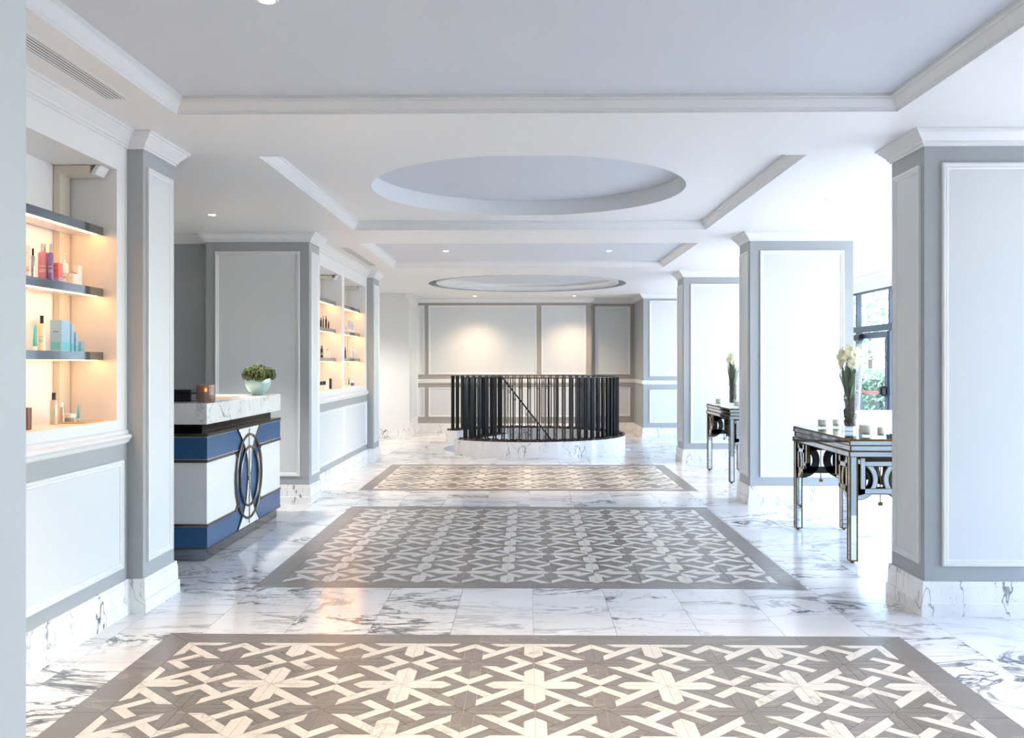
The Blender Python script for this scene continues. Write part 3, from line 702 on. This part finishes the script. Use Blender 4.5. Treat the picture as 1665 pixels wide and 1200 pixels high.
    bk = MB(); d0, d1 = hx - .034, hx - .012              # rear apron, black on the inside, pierced by round openings
    def bp(P): bk.loft([[(d0, s, z) for s, z in P], [(d1, s, z) for s, z in P]])
    i = hy - lw
    bp(rectp(-i, i, .70, zt)); bp([(-i + .02, .44), (-.36, .44), (-.28, .49), (.28, .49), (.36, .44), (i - .02, .44), (i - .02, .53), (-i + .02, .53)])
    for c, s0 in ((.15, 1), (-.15, 1)):
        n = 20
        for h in range(2):
            rings = []
            for k in range(n + 1):
                a = 2 * PI * k / n; rings.append([(d, c + r * math.cos(a), .615 + r * math.sin(a)) for r, d in ((.072, d0), (.136, d0), (.136, d1), (.072, d1))])
            bk.loft(rings, False, False); break
    for sg in (-1, 1):
        bp(rectp(min(sg * .205, sg * .585), max(sg * .205, sg * .585), .53, .70))
    bk.build('rear_apron', BLACKW, t)
    return t
T1 = (2.29 - .028 + TWX / 2, 7.055, 0); T2 = (2.395 - .028 + TWX / 2, 11.27, 0)
make_console(T1, 'mirrored console table with gold edging carrying white orchids, a tray and four candles')
make_console(T2, 'mirrored console table with gold edging carrying leafy orchids and two candles')
def vase(x, y, label, cl):
    v = thing('orchid_vase', (x, y, TH + .001), label, 'vase', 'orchid vases on the consoles')
    H = .68; r0, r1 = .060, .112
    MB().lathe([(0, 0), (r0, 0), (r0 + (r1 - r0) * .5, H * .5), (r1, H), (r1 - .004, H), (r0 + (r1 - r0) * .5 - .004, H * .5), (r0 - .004, .03), (0, .03)], n=40).build('glass_vase', VGLASS, v, True)
    m = MB()
    for k in range(90):                                  # tangle of roots in the lower part
        a = random.random() * 6.28; z = random.uniform(.05, .24); pts = []
        for q in range(7):
            rr = min(.052, (.045 + z * .05)) * random.uniform(.35, 1); pts.append((rr * math.cos(a), rr * math.sin(a), z)); a += random.uniform(.3, .9); z = min(.36, max(.04, z + random.uniform(-.045, .055)))
        m.tube(pts, random.uniform(.002, .0038), 5)
    m.build('roots', ROOT, v)
    for k in range(13):                                  # strap leaves
        a = k * 2.4 + .4; lean = random.uniform(.35, .8); z0 = .18 + .012 * k; ln = random.uniform(.22, .32); rings = []
        for q in range(8):
            t = q / 7; rr = min(.012 + lean * .13 * t ** 1.3, .045 + .06 * (z0 + ln * t) / H); zz = z0 + ln * t * (1 - .18 * lean * t); wd = .025 * math.sin(PI * (.12 + .88 * t) ** .8) + .001
            c = Vector((rr * math.cos(a), rr * math.sin(a), zz)); s_ = Vector((-math.sin(a), math.cos(a), 0)); dn = Vector((math.cos(a), math.sin(a), .5)) * .004
            rings.append([tuple(c - s_ * wd), tuple(c - dn), tuple(c + s_ * wd), tuple(c + Vector((0, 0, .0015)))])
        MB().loft(rings).build('leaf', LEAF, v, True)
    st = MB()
    for k in range(3): st.tube([(.012 * k - .01, .01 * k, .2), (.02 * k - .02, .014 * k - .01, .45), (.03 * k - .035, .02 * k - .02, .6)], .004, 6)
    st.build('stem', LEAF, v)
    for k in range(cl):                                  # orchid blossoms
        a = k * 2.4; f = (k + .5) / cl; zz = .50 + .15 * f; rr = .055 * math.sqrt(random.random()) + .02
        c = Vector((rr * math.cos(a) - .012, rr * math.sin(a) - .012, zz)); n = Vector((math.cos(a) - .5, math.sin(a) - .7, .25)).normalized()
        t = n.orthogonal().normalized(); b = n.cross(t); m = MB()
        for p in range(5):
            an = 2 * PI * p / 5 + k; d = t * math.cos(an) + b * math.sin(an); e = n.cross(d); s = .040 if p % 2 else .034
            rings = []
            for q in range(6):
                u = q / 5; wdt = s * .62 * math.sin(PI * (.1 + .85 * u)); cc = c + d * (s * u) + n * (.010 * math.sin(u * 2.4) )
                rings.append([tuple(cc - e * wdt - n * .003), tuple(cc + n * .002), tuple(cc + e * wdt - n * .003), tuple(cc - n * .002)])
            m.cur = 0; m.loft(rings)
        m.cur = 1; m.lathe([(0, c.z - .006), (.007, c.z), (0, c.z + .008)], c.x + n.x * .01, c.y + n.y * .01, 8)
        m.build('blossom', [PETAL, PETAL_C], v, True)
vase(2.535, 7.16, 'tall glass vase with white orchids, roots and green leaves beside four cream candles', 17)
vase(2.575, 11.36, 'tall glass vase with green orchid leaves and few blossoms on the farther console', 9)
def candle(x, y, r, h, label, grp='cream candles on the consoles'):
    c = thing('candle', (x, y, TH + .001), label, 'candle', grp)
    MB().lathe([(0, 0), (r + .006, 0), (r + .007, h + .02), (r + .004, h + .02), (r + .003, .012), (0, .012)], n=28).build('glass_cup', CUPGLASS, c, True)
    MB().lathe([(0, .0125), (r, .0125), (r, h - .004), (r - .005, h), (.006, h - .004), (0, h - .004)], n=28).build('wax', WAX, c, True)
    MB().tube([(0, 0, h - .006), (.002, 0, h + .012)], .0015, 5).build('wick', BLACKW, c)
    pm = MB()                                            # small printed lines on the cup, as a faint dark label
    for k in range(3):
        for q in range(4):
            a = -2.3 + q * .22; a2 = a + .13; rr = r + .0075; z = .012 + k * .006
            pm.add([(rr * math.cos(a), rr * math.sin(a), z), (rr * math.cos(a2), rr * math.sin(a2), z), (rr * math.cos(a2), rr * math.sin(a2), z + .0035), (rr * math.cos(a), rr * math.sin(a), z + .0035)], [(0, 1, 2, 3)])
    pm.build('printed_label', mat('label_print', (70, 66, 62), .6), c)
candle(2.44, 7.50, .045, .072, 'wide cream candle in a glass cup behind the orchid vase at the console end')
candle(2.575, 7.58, .032, .068, 'narrow cream candle in a glass cup behind the orchid vase at the console end')
candle(2.475, 6.67, .047, .085, 'wide cream candle in a glass cup by the tray on the console')
candle(2.545, 6.56, .027, .075, 'narrow cream candle in a glass cup by the tray on the console')
candle(2.47, 11.66, .045, .075, 'cream candle in a glass cup behind the vase on the farther console')
candle(2.545, 10.95, .045, .075, 'cream candle in a glass cup in front of the vase on the farther console')
g = thing('glass_tray', (2.63, 6.47, TH + .001), 'small black-edged tray holding a green-topped jar at the console corner', 'tray')
q = MB(); q.frame((-.045, -.045, 0), (1, 0, 0), (0, 1, 0), (0, 0, 1), .09, .09, [(0, 0), (0, .03), (.004, .03), (.004, 0)]); q.build('tray_rim', BLACKM, g)
MB().box(-.043, .043, -.043, .043, 0, .004).build('tray_base', MIRROR, g)
g = thing('jar', (2.635, 6.475, TH + .006), 'small glass jar with a rounded green top inside the black-edged tray', 'jar')
MB().lathe([(0, 0), (.022, 0), (.026, .02), (.024, .04), (0, .04)], n=20).build('jar_body', VGLASS, g, True)
MB().lathe([(0, .0405), (.024, .041), (.02, .056), (0, .064)], n=20).build('jar_lid', mat('olive_lid', (150, 150, 90), .5), g, True)

# ------------------------------------------------------------------ spiral stair: curb, pebbles, railing, steps
cx, cy_, RO, RI = STC[0], STC[1], STR, HR + .002
RR = (RO + RI) / 2
A0 = math.atan2(13.78 - cy_, -1.0 - cx); A1 = math.atan2(15.72 - cy_, -1.40 - cx)   # front-left start, back-left end (counter-clockwise)
if A1 < A0: A1 += 2 * PI
CH = .235
def arc_pts(r, a0, a1, n): return [(cx + r * math.cos(a0 + (a1 - a0) * k / n), cy_ + r * math.sin(a0 + (a1 - a0) * k / n)) for k in range(n + 1)]
n = 72
CURBM = marble('curb_marble', (240, 240, 240), (96, 99, 104), .14, rot=.7, stretch=(1.8, 1.8, .8), scale=1.5, w0=.003, w1=.011, amount=.75, fine=.5, seedv=12., dist=.25, det=4)
curb = thing('stair_curb', (cx, cy_, 0), 'low round white marble curb around the stair opening', 'curb')
def ringsec(r0, r1, z0, z1, a0, a1, n=72):
    return [[(r * math.cos(a0 + (a1 - a0) * k / n), r * math.sin(a0 + (a1 - a0) * k / n), z) for r, z in ((r0, z0), (r1, z0), (r1, z1), (r0, z1))] for k in range(n + 1)]
MB().loft(ringsec(RI, RO, 0.0, CH, A0, A1)).build('curb_wall', CURBM, curb, True)
P0 = Vector((math.cos(A0), math.sin(A0))) * ((RO + RI) / 2); P1 = Vector((-.40 - cx, 15.02 - cy_)); dv = (P1 - P0).normalized(); nv = Vector((-dv.y, dv.x)) * .11
q = [P0 - nv - dv * .08, P1 - nv, P1 + nv, P0 + nv - dv * .08]
MB().prism([tuple(v) for v in q], -.002, CH - .001).build('inner_curb', CURBM, curb)
MB().lathe([(HR + .001, -1.8), (HR + .001, -.006)], 0, 0, 64).build('stair_well_wall', WHITE, floor, True, (cx, cy_, 0))
for k in range(9):
    a = -1.30 + k * .26
    MB().box(a, a + .27, .12, 1.0, -.18 * (k + 1) - .05, -.18 * (k + 1) + .02).build('stair_step', CURBM, floor, False, (cx, cy_, 0))
MB().lathe([(0, -1.8), (HR, -1.8)], 0, 0, 48).build('lower_floor', MARBLE, floor, False, (cx, cy_, 0))
pb = MB()                                                # pebbles on the curb
def pebble(p, s):
    a, b, c = s * random.uniform(.7, 1.2), s * random.uniform(.7, 1.2), s * random.uniform(.8, 1.3); r = random.random() * 6
    V6 = [(a, 0, 0), (0, b, 0), (-a, 0, 0), (0, -b, 0), (0, 0, c), (a * .7, b * .7, c * .5), (-a * .7, b * .7, c * .5), (-a * .7, -b * .7, c * .5), (a * .7, -b * .7, c * .5)]
    co, si = math.cos(r), math.sin(r); pb.cur = random.choice((0, 0, 1, 2))
    pb.add([(p[0] + x * co - y * si, p[1] + x * si + y * co, p[2] + z) for x, y, z in V6], [(0, 5, 8), (0, 1, 5), (1, 6, 5), (1, 2, 6), (2, 7, 6), (2, 3, 7), (3, 8, 7), (3, 0, 8), (4, 5, 6), (4, 6, 7), (4, 7, 8), (4, 8, 5)])
for k in range(3000):
    a = random.uniform(A0 + .01, A1 - .01); r = random.uniform(RI + .02, RO - .02); sz = random.uniform(.018, .034)
    f = (a - A0 - .03) / (A1 - A0 - .06) * 55; off = abs(f - round(f)) * (A1 - A0 - .06) / 55 * RR
    q = P0 + (P1 - P0) * .5; pp = Vector((r * math.cos(a), r * math.sin(a))) - P0
    if abs(r - RR) < .02 + sz * 1.25 and off < .027 + sz * 1.25: continue        # leave room around the bars
    if abs(pp.dot(nv.normalized())) < .02 + sz * 1.25 and pp.dot(dv) > -.12: continue
    pebble((cx + r * math.cos(a), cy_ + r * math.sin(a), CH), sz)
for k in range(500):
    t = random.random(); w_ = random.uniform(-.8, .8); p = P0 + (P1 - P0) * t + nv * w_
    if abs(w_) * .11 < .052: continue
    pebble((cx + p.x, cy_ + p.y, CH), random.uniform(.014, .024))
pb.build('pebbles', [mat('pebble_brown', (66, 54, 38), .8), mat('pebble_grey', (96, 90, 80), .7), mat('pebble_dark', (44, 38, 32), .8)], kind='stuff', label='brown and grey pebbles strewn along the top of the stair curb', cat='pebbles')
rail = thing('stair_railing', (cx, cy_, CH), 'black metal railing of paired bars with small rings around the stair opening', 'railing')
RR = (RO + RI) / 2; RT = 1.172 - CH
def bar_mesh(h):
    t = MB().box(-.019, .019, -.0055, .0055, .001, h); me = bpy.data.meshes.new('baluster'); me.from_pydata(t.v, [], t.f); me.materials.append(BLACKM); return me
bme = bar_mesh(RT)
t = MB().torus((0, 0, 0), .017, .0042, 'x', 18, 6); rme = bpy.data.meshes.new('ring'); rme.from_pydata(t.v, [], t.f); rme.materials.append(BLACKM)
def pair(px, py, ang, me=bme, h=RT):
    for s in (-.019, .019):
        o = put('baluster', me, rail, (px - math.sin(ang) * s, py + math.cos(ang) * s, 0)); o.rotation_euler = (0, 0, ang)
    for zz in (.095, h - .135):
        o = put('ring', rme, rail, (px, py, zz)); o.rotation_euler = (0, 0, ang)
np_ = 56
for k in range(np_):
    a = A0 + .03 + (A1 - A0 - .06) * k / (np_ - 1); pair(RR * math.cos(a), RR * math.sin(a), a)
angn = math.atan2(nv.y, nv.x)
for k in range(9):
    p = P0 + (P1 - P0) * (k + .6) / 9.2; pair(p.x, p.y, angn)
tr = MB().loft(ringsec(RR - .020, RR + .020, RT, RT + .009, A0 + .01, A1 - .01)); tr.build('top_rail', BLACKM, rail)
q = [P0 - nv * .18, P1 - nv * .18, P1 + nv * .18, P0 + nv * .18]
MB().prism([tuple(v) for v in q], RT, RT + .009).build('top_rail', BLACKM, rail)
H0 = Vector((P1.x, P1.y, RT)); H1 = Vector((.45 - cx, 15.32 - cy_, .08 - CH))
MB().tube([H0, H1, H1 + (H1 - H0) * .5], .013, 8).build('handrail', BLACKM, rail)
for k in range(1, 9):
    p = H0.lerp(H1, k / 8.5); me = bar_mesh(1)
    o = put('handrail_baluster', me, rail, (p.x, p.y, -.75 - .4 * k / 8)); o.scale = (.3, .6, p.z + .75 + .4 * k / 8); o.rotation_euler = (0, 0, 1.2)
    o = put('ring', rme, rail, (p.x + .02, p.y, p.z - .12)); o.rotation_euler = (0, 0, 1.2)

# ------------------------------------------------------------------ toiletries on the lit shelves
def at_wall(px, X):                        # distance along the wall of a picture column on the plane X
    a = (px - 832.5) / FPX; c, s = math.cos(YAW), math.sin(YAW); return X * (s * a + c) / (c * a - s)
def ht(dpx, Y): return dpx / FPX * Y
def pmat(name, col, rough=.35, **k): return mat(name, col, rough, **k)
def product(kind, xl, xr, hpx, zs, X, label, cols, name=None, grp='toiletries on the lit niche shelves', text=None):
    """kind of container, its left and right edge and height in picture pixels, shelf height, distance from the wall face"""
    Y0, Y1 = at_wall(xl, X), at_wall(xr, X); Y = (Y0 + Y1) / 2; w = abs(Y1 - Y0); h = ht(hpx, Y)
    wreal = (xr - xl) / FPX * Y               # apparent width
    r = max(.008, wreal / 2 * .94); d = min(.07, max(.025, w * .5))
    names = dict(box='product_box', bottle='bottle', pump='pump_bottle', tube='cosmetic_tube', jar='jar', candle='candle_jar')
    t = thing(name or names[kind], (X, Y, zs + .0005), label, dict(box='box', bottle='bottle', pump='bottle', tube='tube', jar='jar', candle='candle')[kind], grp)
    c0 = cols[0]; c1 = cols[-1]
    if kind == 'box':
        bw = min(r, .06)
        MB().bevbox(-bw * .7, bw * .7, -bw, bw, 0, h, .0015).build('carton', c0, t)
        f = MB().box(bw * .7, bw * .7 + .0006, -bw * .8, bw * .8, h * .06, h * .30); f.box(-bw * .55, bw * .55, -bw - .0006, -bw, h * .06, h * .30)
        f.build('printed_band', c1, t)
        MB().box(-bw * .3, bw * .3, -bw - .0007, -bw, h * .62, h * .64).build('printed_line', MATS['label_print'], t)
    elif kind in ('bottle', 'pump'):
        b = h * (.78 if kind == 'bottle' else .70)
        MB().lathe([(0, 0), (r * .95, 0), (r, .004), (r, b - .012), (r * .85, b - .003), (r * .45, b), (0, b)], n=20).build('bottle_body', c0, t, True)
        if kind == 'bottle':
            MB().lathe([(0, b + .0003), (r * .5, b + .0003), (r * .5, h - .002), (r * .45, h), (0, h)], n=16).build('cap', c1, t, True)
        else:
            MB().lathe([(0, b + .0003), (r * .42, b + .0003), (r * .42, b + h * .1), (r * .18, b + h * .11), (r * .18, h - .006), (0, h - .006)], n=14).build('pump_collar', c1, t, True)
            MB().bevbox(-r * .2, r * .8, -r * .22, r * .22, h - .008, h, .002).build('pump_head', c1, t)
        lb = MB()
        for zz in (.32, .38, .5):
            for q in range(5):
                a = -1.9 + q * .26; a2 = a + .18; rr = r + .0006
                lb.add([(rr * math.cos(a), rr * math.sin(a), b * zz), (rr * math.cos(a2), rr * math.sin(a2), b * zz), (rr * math.cos(a2), rr * math.sin(a2), b * zz + .004), (rr * math.cos(a), rr * math.sin(a), b * zz + .004)], [(0, 1, 2, 3)])
        lb.build('printed_label', cols[1] if len(cols) > 2 else MATS['label_print'], t)
    elif kind == 'tube':
        ch = h * .18
        MB().lathe([(0, 0), (r * .7, 0), (r * .7, ch), (0, ch)], n=16).build('cap', c1, t, True)
        rings = []
        for k in range(7):
            u = k / 6; rx, ry = r * .8 * (1 - u) + .0015 * u, r * (.8 + .25 * u)
            rings.append([(rx * math.cos(a * PI / 8), ry * math.sin(a * PI / 8), ch + .0005 + (h - ch) * u) for a in range(16)])
        MB().loft(rings).build('tube_body', c0, t, True)
    elif kind == 'jar':
        MB().lathe([(0, 0), (r * .9, 0), (r, .004), (r, h * .58), (0, h * .58)], n=22).build('jar_body', c0, t, True)
        MB().lathe([(0, h * .585), (r * 1.02, h * .585), (r * 1.02, h - .002), (r * .96, h), (0, h)], n=22).build('lid', c1, t, True)
    elif kind == 'candle':
        MB().lathe([(0, 0), (r * .94, 0), (r, .006), (r, h), (r * .93, h), (r * .92, .01), (0, .01)], n=26).build('glass_jar', c0, t, True)
        MB().lathe([(0, .0105), (r * .9, .0105), (r * .9, h * .7), (0, h * .7)], n=20).build('wax', WAX, t, True)
    return t
def lettering(txt, loc, size, parent, m, rot=(PI / 2, 0, 0)):
    cu = bpy.data.curves.new('lettering', 'FONT'); cu.body = txt; cu.size = size; cu.extrude = .0002; cu.align_x = 'CENTER'
    tmp = bpy.data.objects.new('lettering', cu); COL.objects.link(tmp)
    me = bpy.data.meshes.new_from_object(tmp.evaluated_get(bpy.context.evaluated_depsgraph_get())); bpy.data.objects.remove(tmp); bpy.data.curves.remove(cu)
    me.materials.clear(); me.materials.append(m); o = put('lettering', me, parent, loc); o.rotation_euler = rot; return o
PR = MATS['label_print']
c_white = pmat('carton_white', (236, 236, 234)); c_peach = pmat('carton_peach_silver', (222, 204, 194)); c_black = pmat('cap_black', (22, 21, 24), .3)
c_silver = pmat('cap_silver', (190, 190, 196), .2, metal=.9); c_purple = pmat('bottle_purple', (124, 112, 190), .3); c_pinkp = pmat('bottle_pink_purple', (196, 140, 170), .3)
c_pinkbox = pmat('carton_pink', (226, 128, 128)); c_lilac = pmat('print_lilac', (190, 170, 220)); c_orange = pmat('print_orange', (226, 120, 60))
c_teal = pmat('tube_teal', (70, 186, 186), .3); c_blue = pmat('carton_sky_blue', (150, 196, 228)); c_aqua = pmat('print_aqua', (100, 196, 216))
c_cream = pmat('bottle_cream', (240, 226, 198), .2); c_amber = pmat('amber_glass', (150, 98, 62), .15, trans=.4); c_clear = pmat('clear_plastic', (236, 224, 204), .1, trans=.5)
c_gold = pmat('cap_amber', (200, 140, 60), .3); c_navy = pmat('bottle_navy', (28, 40, 92), .3); c_pblue = pmat('carton_pale_blue', (182, 200, 226)); c_yellow = pmat('tube_yellow', (240, 214, 84)); c_blu2 = pmat('jar_blue', (60, 110, 190), .25); c_tan = pmat('box_tan', (214, 176, 122))
Z1, Z2, Z0 = SHZ[1], SHZ[2], NZ0
XN = -2.41
P = product
P('box', 33, 49, 56, Z1, XN - .03, 'tall peach and silver carton at the front end of the middle lit shelf', [c_peach, c_silver])
P('bottle', 41, 50, 42, Z1, XN + .04, 'slim clear bottle with orange print before the peach carton', [c_white, c_orange, c_white])
P('bottle', 50, 57, 50, Z1, XN + .03, 'slim silver bottle with orange print and black cap', [c_silver, c_orange, c_black])
P('bottle', 62, 79, 63, Z1, XN - .01, 'pink purple cylinder bottle with silver cap on the middle lit shelf', [c_pinkp, c_white, c_silver])
P('bottle', 78, 87, 62, Z1, XN + .03, 'violet blue cylinder bottle with silver cap beside the pink one', [c_purple, c_white, c_silver])
b = P('box', 86, 101, 33, Z1, XN + .02, 'coral pink carton with dark lettering on the middle lit shelf', [c_pinkbox, c_lilac])
lettering('f', (.0, -.040, .055), .05, b, PR)
P('pump', 97, 111, 53, Z1, XN - .02, 'white pump bottle behind the coral pink carton', [c_white, c_white])
b = P('box', 110, 126, 20, Z1, XN + .02, 'smallest of three white cartons with a dark rim line', [c_white, c_white])
b = P('box', 119, 133, 36, Z1, XN - .005, 'middle-sized of three white cartons marked with a letter P', [c_white, c_white])
lettering('P', (0, -.05, .06), .03, b, PR)
b = P('box', 127, 142, 43, Z1, XN - .03, 'tallest of three white cartons marked with a letter P', [c_white, c_white])
lettering('P', (0, -.05, .075), .03, b, PR)
P('tube', 52, 62, 42, Z2, XN, 'teal tube standing on its white cap beside the sky blue cartons', [c_teal, c_white])
P('bottle', 62, 74, 58, Z2, XN + .01, 'tall cream bottle with black pump cap beside the teal tube', [c_cream, c_teal, c_black])
P('box', 83, 112, 51, Z2, XN, 'largest of four sky blue cartons on the lowest lit shelf', [c_blue, c_aqua])
P('box', 111, 120, 45, Z2, XN, 'second tallest of four sky blue cartons', [c_blue, c_aqua])
P('box', 119, 127, 32, Z2, XN, 'second smallest of four sky blue cartons', [c_blue, c_aqua])
P('box', 126, 137, 17, Z2, XN, 'smallest of four sky blue cartons', [c_blue, c_aqua])
P('candle', 32, 51, 36, Z0, XN + .06, 'ribbed amber glass candle jar on the niche ledge', [c_amber])
P('bottle', 81, 94, 52, Z0, XN, 'tall clear bottle with green print and dark cap on the niche ledge', [c_clear, c_teal, c_black])
P('bottle', 96, 105, 34, Z0, XN, 'short clear amber bottle with white cap on the niche ledge', [c_clear, c_orange, c_white])
P('jar', 104, 123, 15, Z0, XN + .02, 'low glass jar with white lid on the niche ledge', [c_clear, c_white])
P('tube', 125, 131, 27, Z0, XN, 'thin teal tube on the niche ledge beside the low jar', [c_teal, c_white])
g = thing('mirror_tile', (-2.37, 4.78, Z0 + .0005), 'flat tan mirrored tile lying on the niche ledge', 'tile')
MB().bevbox(-.09, .09, -.11, .11, 0, .008, .002).build('tile_body', c_tan, g); MB().box(-.08, .08, -.10, .10, .0082, .0088).build('tile_top', MIRROR, g)
XF = -2.39
for k, (xl, xr, h) in enumerate(((520, 523, 17), (524.5, 526, 21), (528.5, 531, 21), (533, 534.7, 14), (536, 538, 13), (539, 542, 10))):
    P('box' if k in (5,) else 'bottle', xl, xr + .8, h, Z1, XF, ('black bottle half hidden by the white column, first of the black row', 'thinnest tall black bottle of the black row', 'thickest tall black bottle of the black row', 'middle-height black bottle of the black row', 'short black bottle beside the small black carton', 'small black carton ending the black row')[k], [c_black, c_black, c_black], grp='row of black products stepping down')
for xl, xr, h, cs, lb in ((521, 525.5, 20, [c_black, c_cream, c_black], 'dark bottle with cream band, black cap, before the pale bottles'), (526.5, 530, 15, [c_white, c_cream, c_white], 'small white bottle beside the dark cream-banded bottle'),
                          (530, 533.5, 15, [c_cream, c_white, c_gold], 'pale bottle with round amber cap'), (533.5, 537, 13, [c_white, c_lilac, c_white], 'small white bottle with lilac print'), (536.5, 541.5, 14, [c_pinkp, c_white, c_black], 'pink bottle with dark cap')):
    P('bottle', xl, xr, h, Z2, XF, lb, cs)
for xl, xr, h, X, cs, lb in ((520, 525, 14, XF + .03, [c_cream, c_black], 'cream jar with black lid in front of the black bottles'), (525, 530, 14, XF + .04, [c_white, c_black], 'white jar with black lid in front of the black bottles'), (529, 534, 15, XF, [c_white, c_white], 'white bottle with pale cap behind the black-lidded jars'),
                             (530, 538, 19, XF - .03, [c_black, c_black], 'big black carton on the ledge of black bottles'), (535, 540, 17, XF + .03, [c_black, c_black], 'round black bottle beside the big black carton'), (540, 545, 12, XF + .03, [c_black, c_black], 'short black bottle at the end of the ledge')):
    P('box' if 'carton' in lb else ('jar' if 'jar' in lb else 'bottle'), xl, xr, h, Z0, X, lb, [cs[0], cs[0], cs[1]] if 'bottle' in lb else cs)
for xl, xr, h, lb in ((560.5, 564, 10, 'small pale blue carton beside the round-topped one'), (564.5, 571, 20, 'tall pale blue carton in the cluster of pale blue gift cartons'), (569, 577, 19, 'wide pale blue carton in the cluster of pale blue gift cartons'), (578, 583, 8, 'low pale blue carton at the end of the pale blue gift cartons')):
    P('box', xl, xr, h, Z1, XF, lb, [c_pblue, c_white])
P('bottle', 560, 563, 18, Z2, XF, 'navy blue bottle standing alone beside white bottles', [c_navy, c_navy, c_navy])
P('box', 563.5, 566, 5, Z2, XF, 'tiny pale blue carton beside the navy bottle', [c_pblue, c_white])
P('tube', 569, 573, 17, Z2, XF, 'white tube with lilac print beside the pale blue bottle', [c_white, c_lilac])
P('bottle', 573, 577, 16, Z2, XF, 'pale blue bottle with white cap', [c_pblue, c_lilac, c_white])
P('tube', 560, 563, 15, Z0, XF, 'yellow tube with white cap on the ledge', [c_yellow, c_white])
P('tube', 565.5, 569, 13, Z0, XF, 'blue and white tube on the ledge beside the yellow tube', [c_blu2, c_white])
P('jar', 570, 576, 8, Z0, XF, 'blue jar with white lid on the ledge', [c_blu2, c_white])
P('jar', 576.5, 581, 6, Z0, XF, 'low pale blue jar on the ledge beside the blue jar', [c_pblue, c_white])
P('box', 581, 588, 7, Z0, XF, 'low beige carton at the end of the ledge', [c_cream, c_white])

# ------------------------------------------------------------------ garden beyond the glass
gr = MB(); rect(gr, FX + .2, 60, -40, 60, -.02); gr.build('garden_ground', mat('pale_paving', (186, 184, 176), .8, var=.15, vscale=3), kind='structure')
def leafy(name, c, rad, count, mats, label, group, box=None, size=.07):
    m = MB()
    for k in range(count):
        if box: p = Vector((c[0] + random.uniform(-box[0], box[0]), c[1] + random.uniform(-box[1], box[1]), c[2] + random.uniform(-box[2], box[2])))
        else:
            d = Vector((random.gauss(0, 1), random.gauss(0, 1), random.gauss(0, 1))).normalized(); p = Vector(c) + Vector((d.x * rad[0], d.y * rad[1], d.z * rad[2])) * random.random() ** .4
        n = Vector((random.gauss(0, 1), random.gauss(0, 1), random.gauss(.5, 1))).normalized(); t = n.orthogonal().normalized(); b = n.cross(t); s = size * random.uniform(.6, 1.3)
        m.cur = random.randrange(len(mats)); m.add([p - t * s, p + b * s * .45, p + t * s, p - b * s * .45], [(0, 1, 2, 3)])
    return m
LG = [mat('leaf_green_a', (150, 182, 130), .6), mat('leaf_green_b', (118, 164, 124), .6), mat('leaf_green_c', (188, 204, 160), .6)]
for k in range(6):
    y0 = 13.0 + 4.2 * k
    h = thing('garden_hedge', (8.6, y0 + 2.1, 0), 'clipped green garden hedge beyond the glass doors', 'hedge', 'clipped hedges outside the glass front')
    leafy('foliage', (0, 0, .62), None, 3600, LG, '', '', box=(.42, 2.05, .62)).build('foliage', LG, h)
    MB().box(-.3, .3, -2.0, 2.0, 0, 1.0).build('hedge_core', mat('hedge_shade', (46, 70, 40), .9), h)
for k, (x, y, z, r) in enumerate(((11.5, 22, 2.9, 1.7), (12.5, 27, 3.2, 1.9), (11.0, 31.5, 2.7, 1.6), (13.5, 36, 3.4, 2.2), (12, 18, 3.1, 1.8))):
    h = thing('garden_tree', (x, y, 0), 'leafy garden tree standing behind the clipped hedge', 'tree', 'garden trees behind the hedge')
    leafy('foliage', (0, 0, z), (r, r, r * .95), 1300, LG, '', '', size=.12).build('foliage', LG, h)
    MB().tube([(0, 0, 0), (.05, 0, z * .5), (0, .05, z)], [.11, .09, .05]).build('trunk', mat('bark', (92, 78, 62), .9), h)
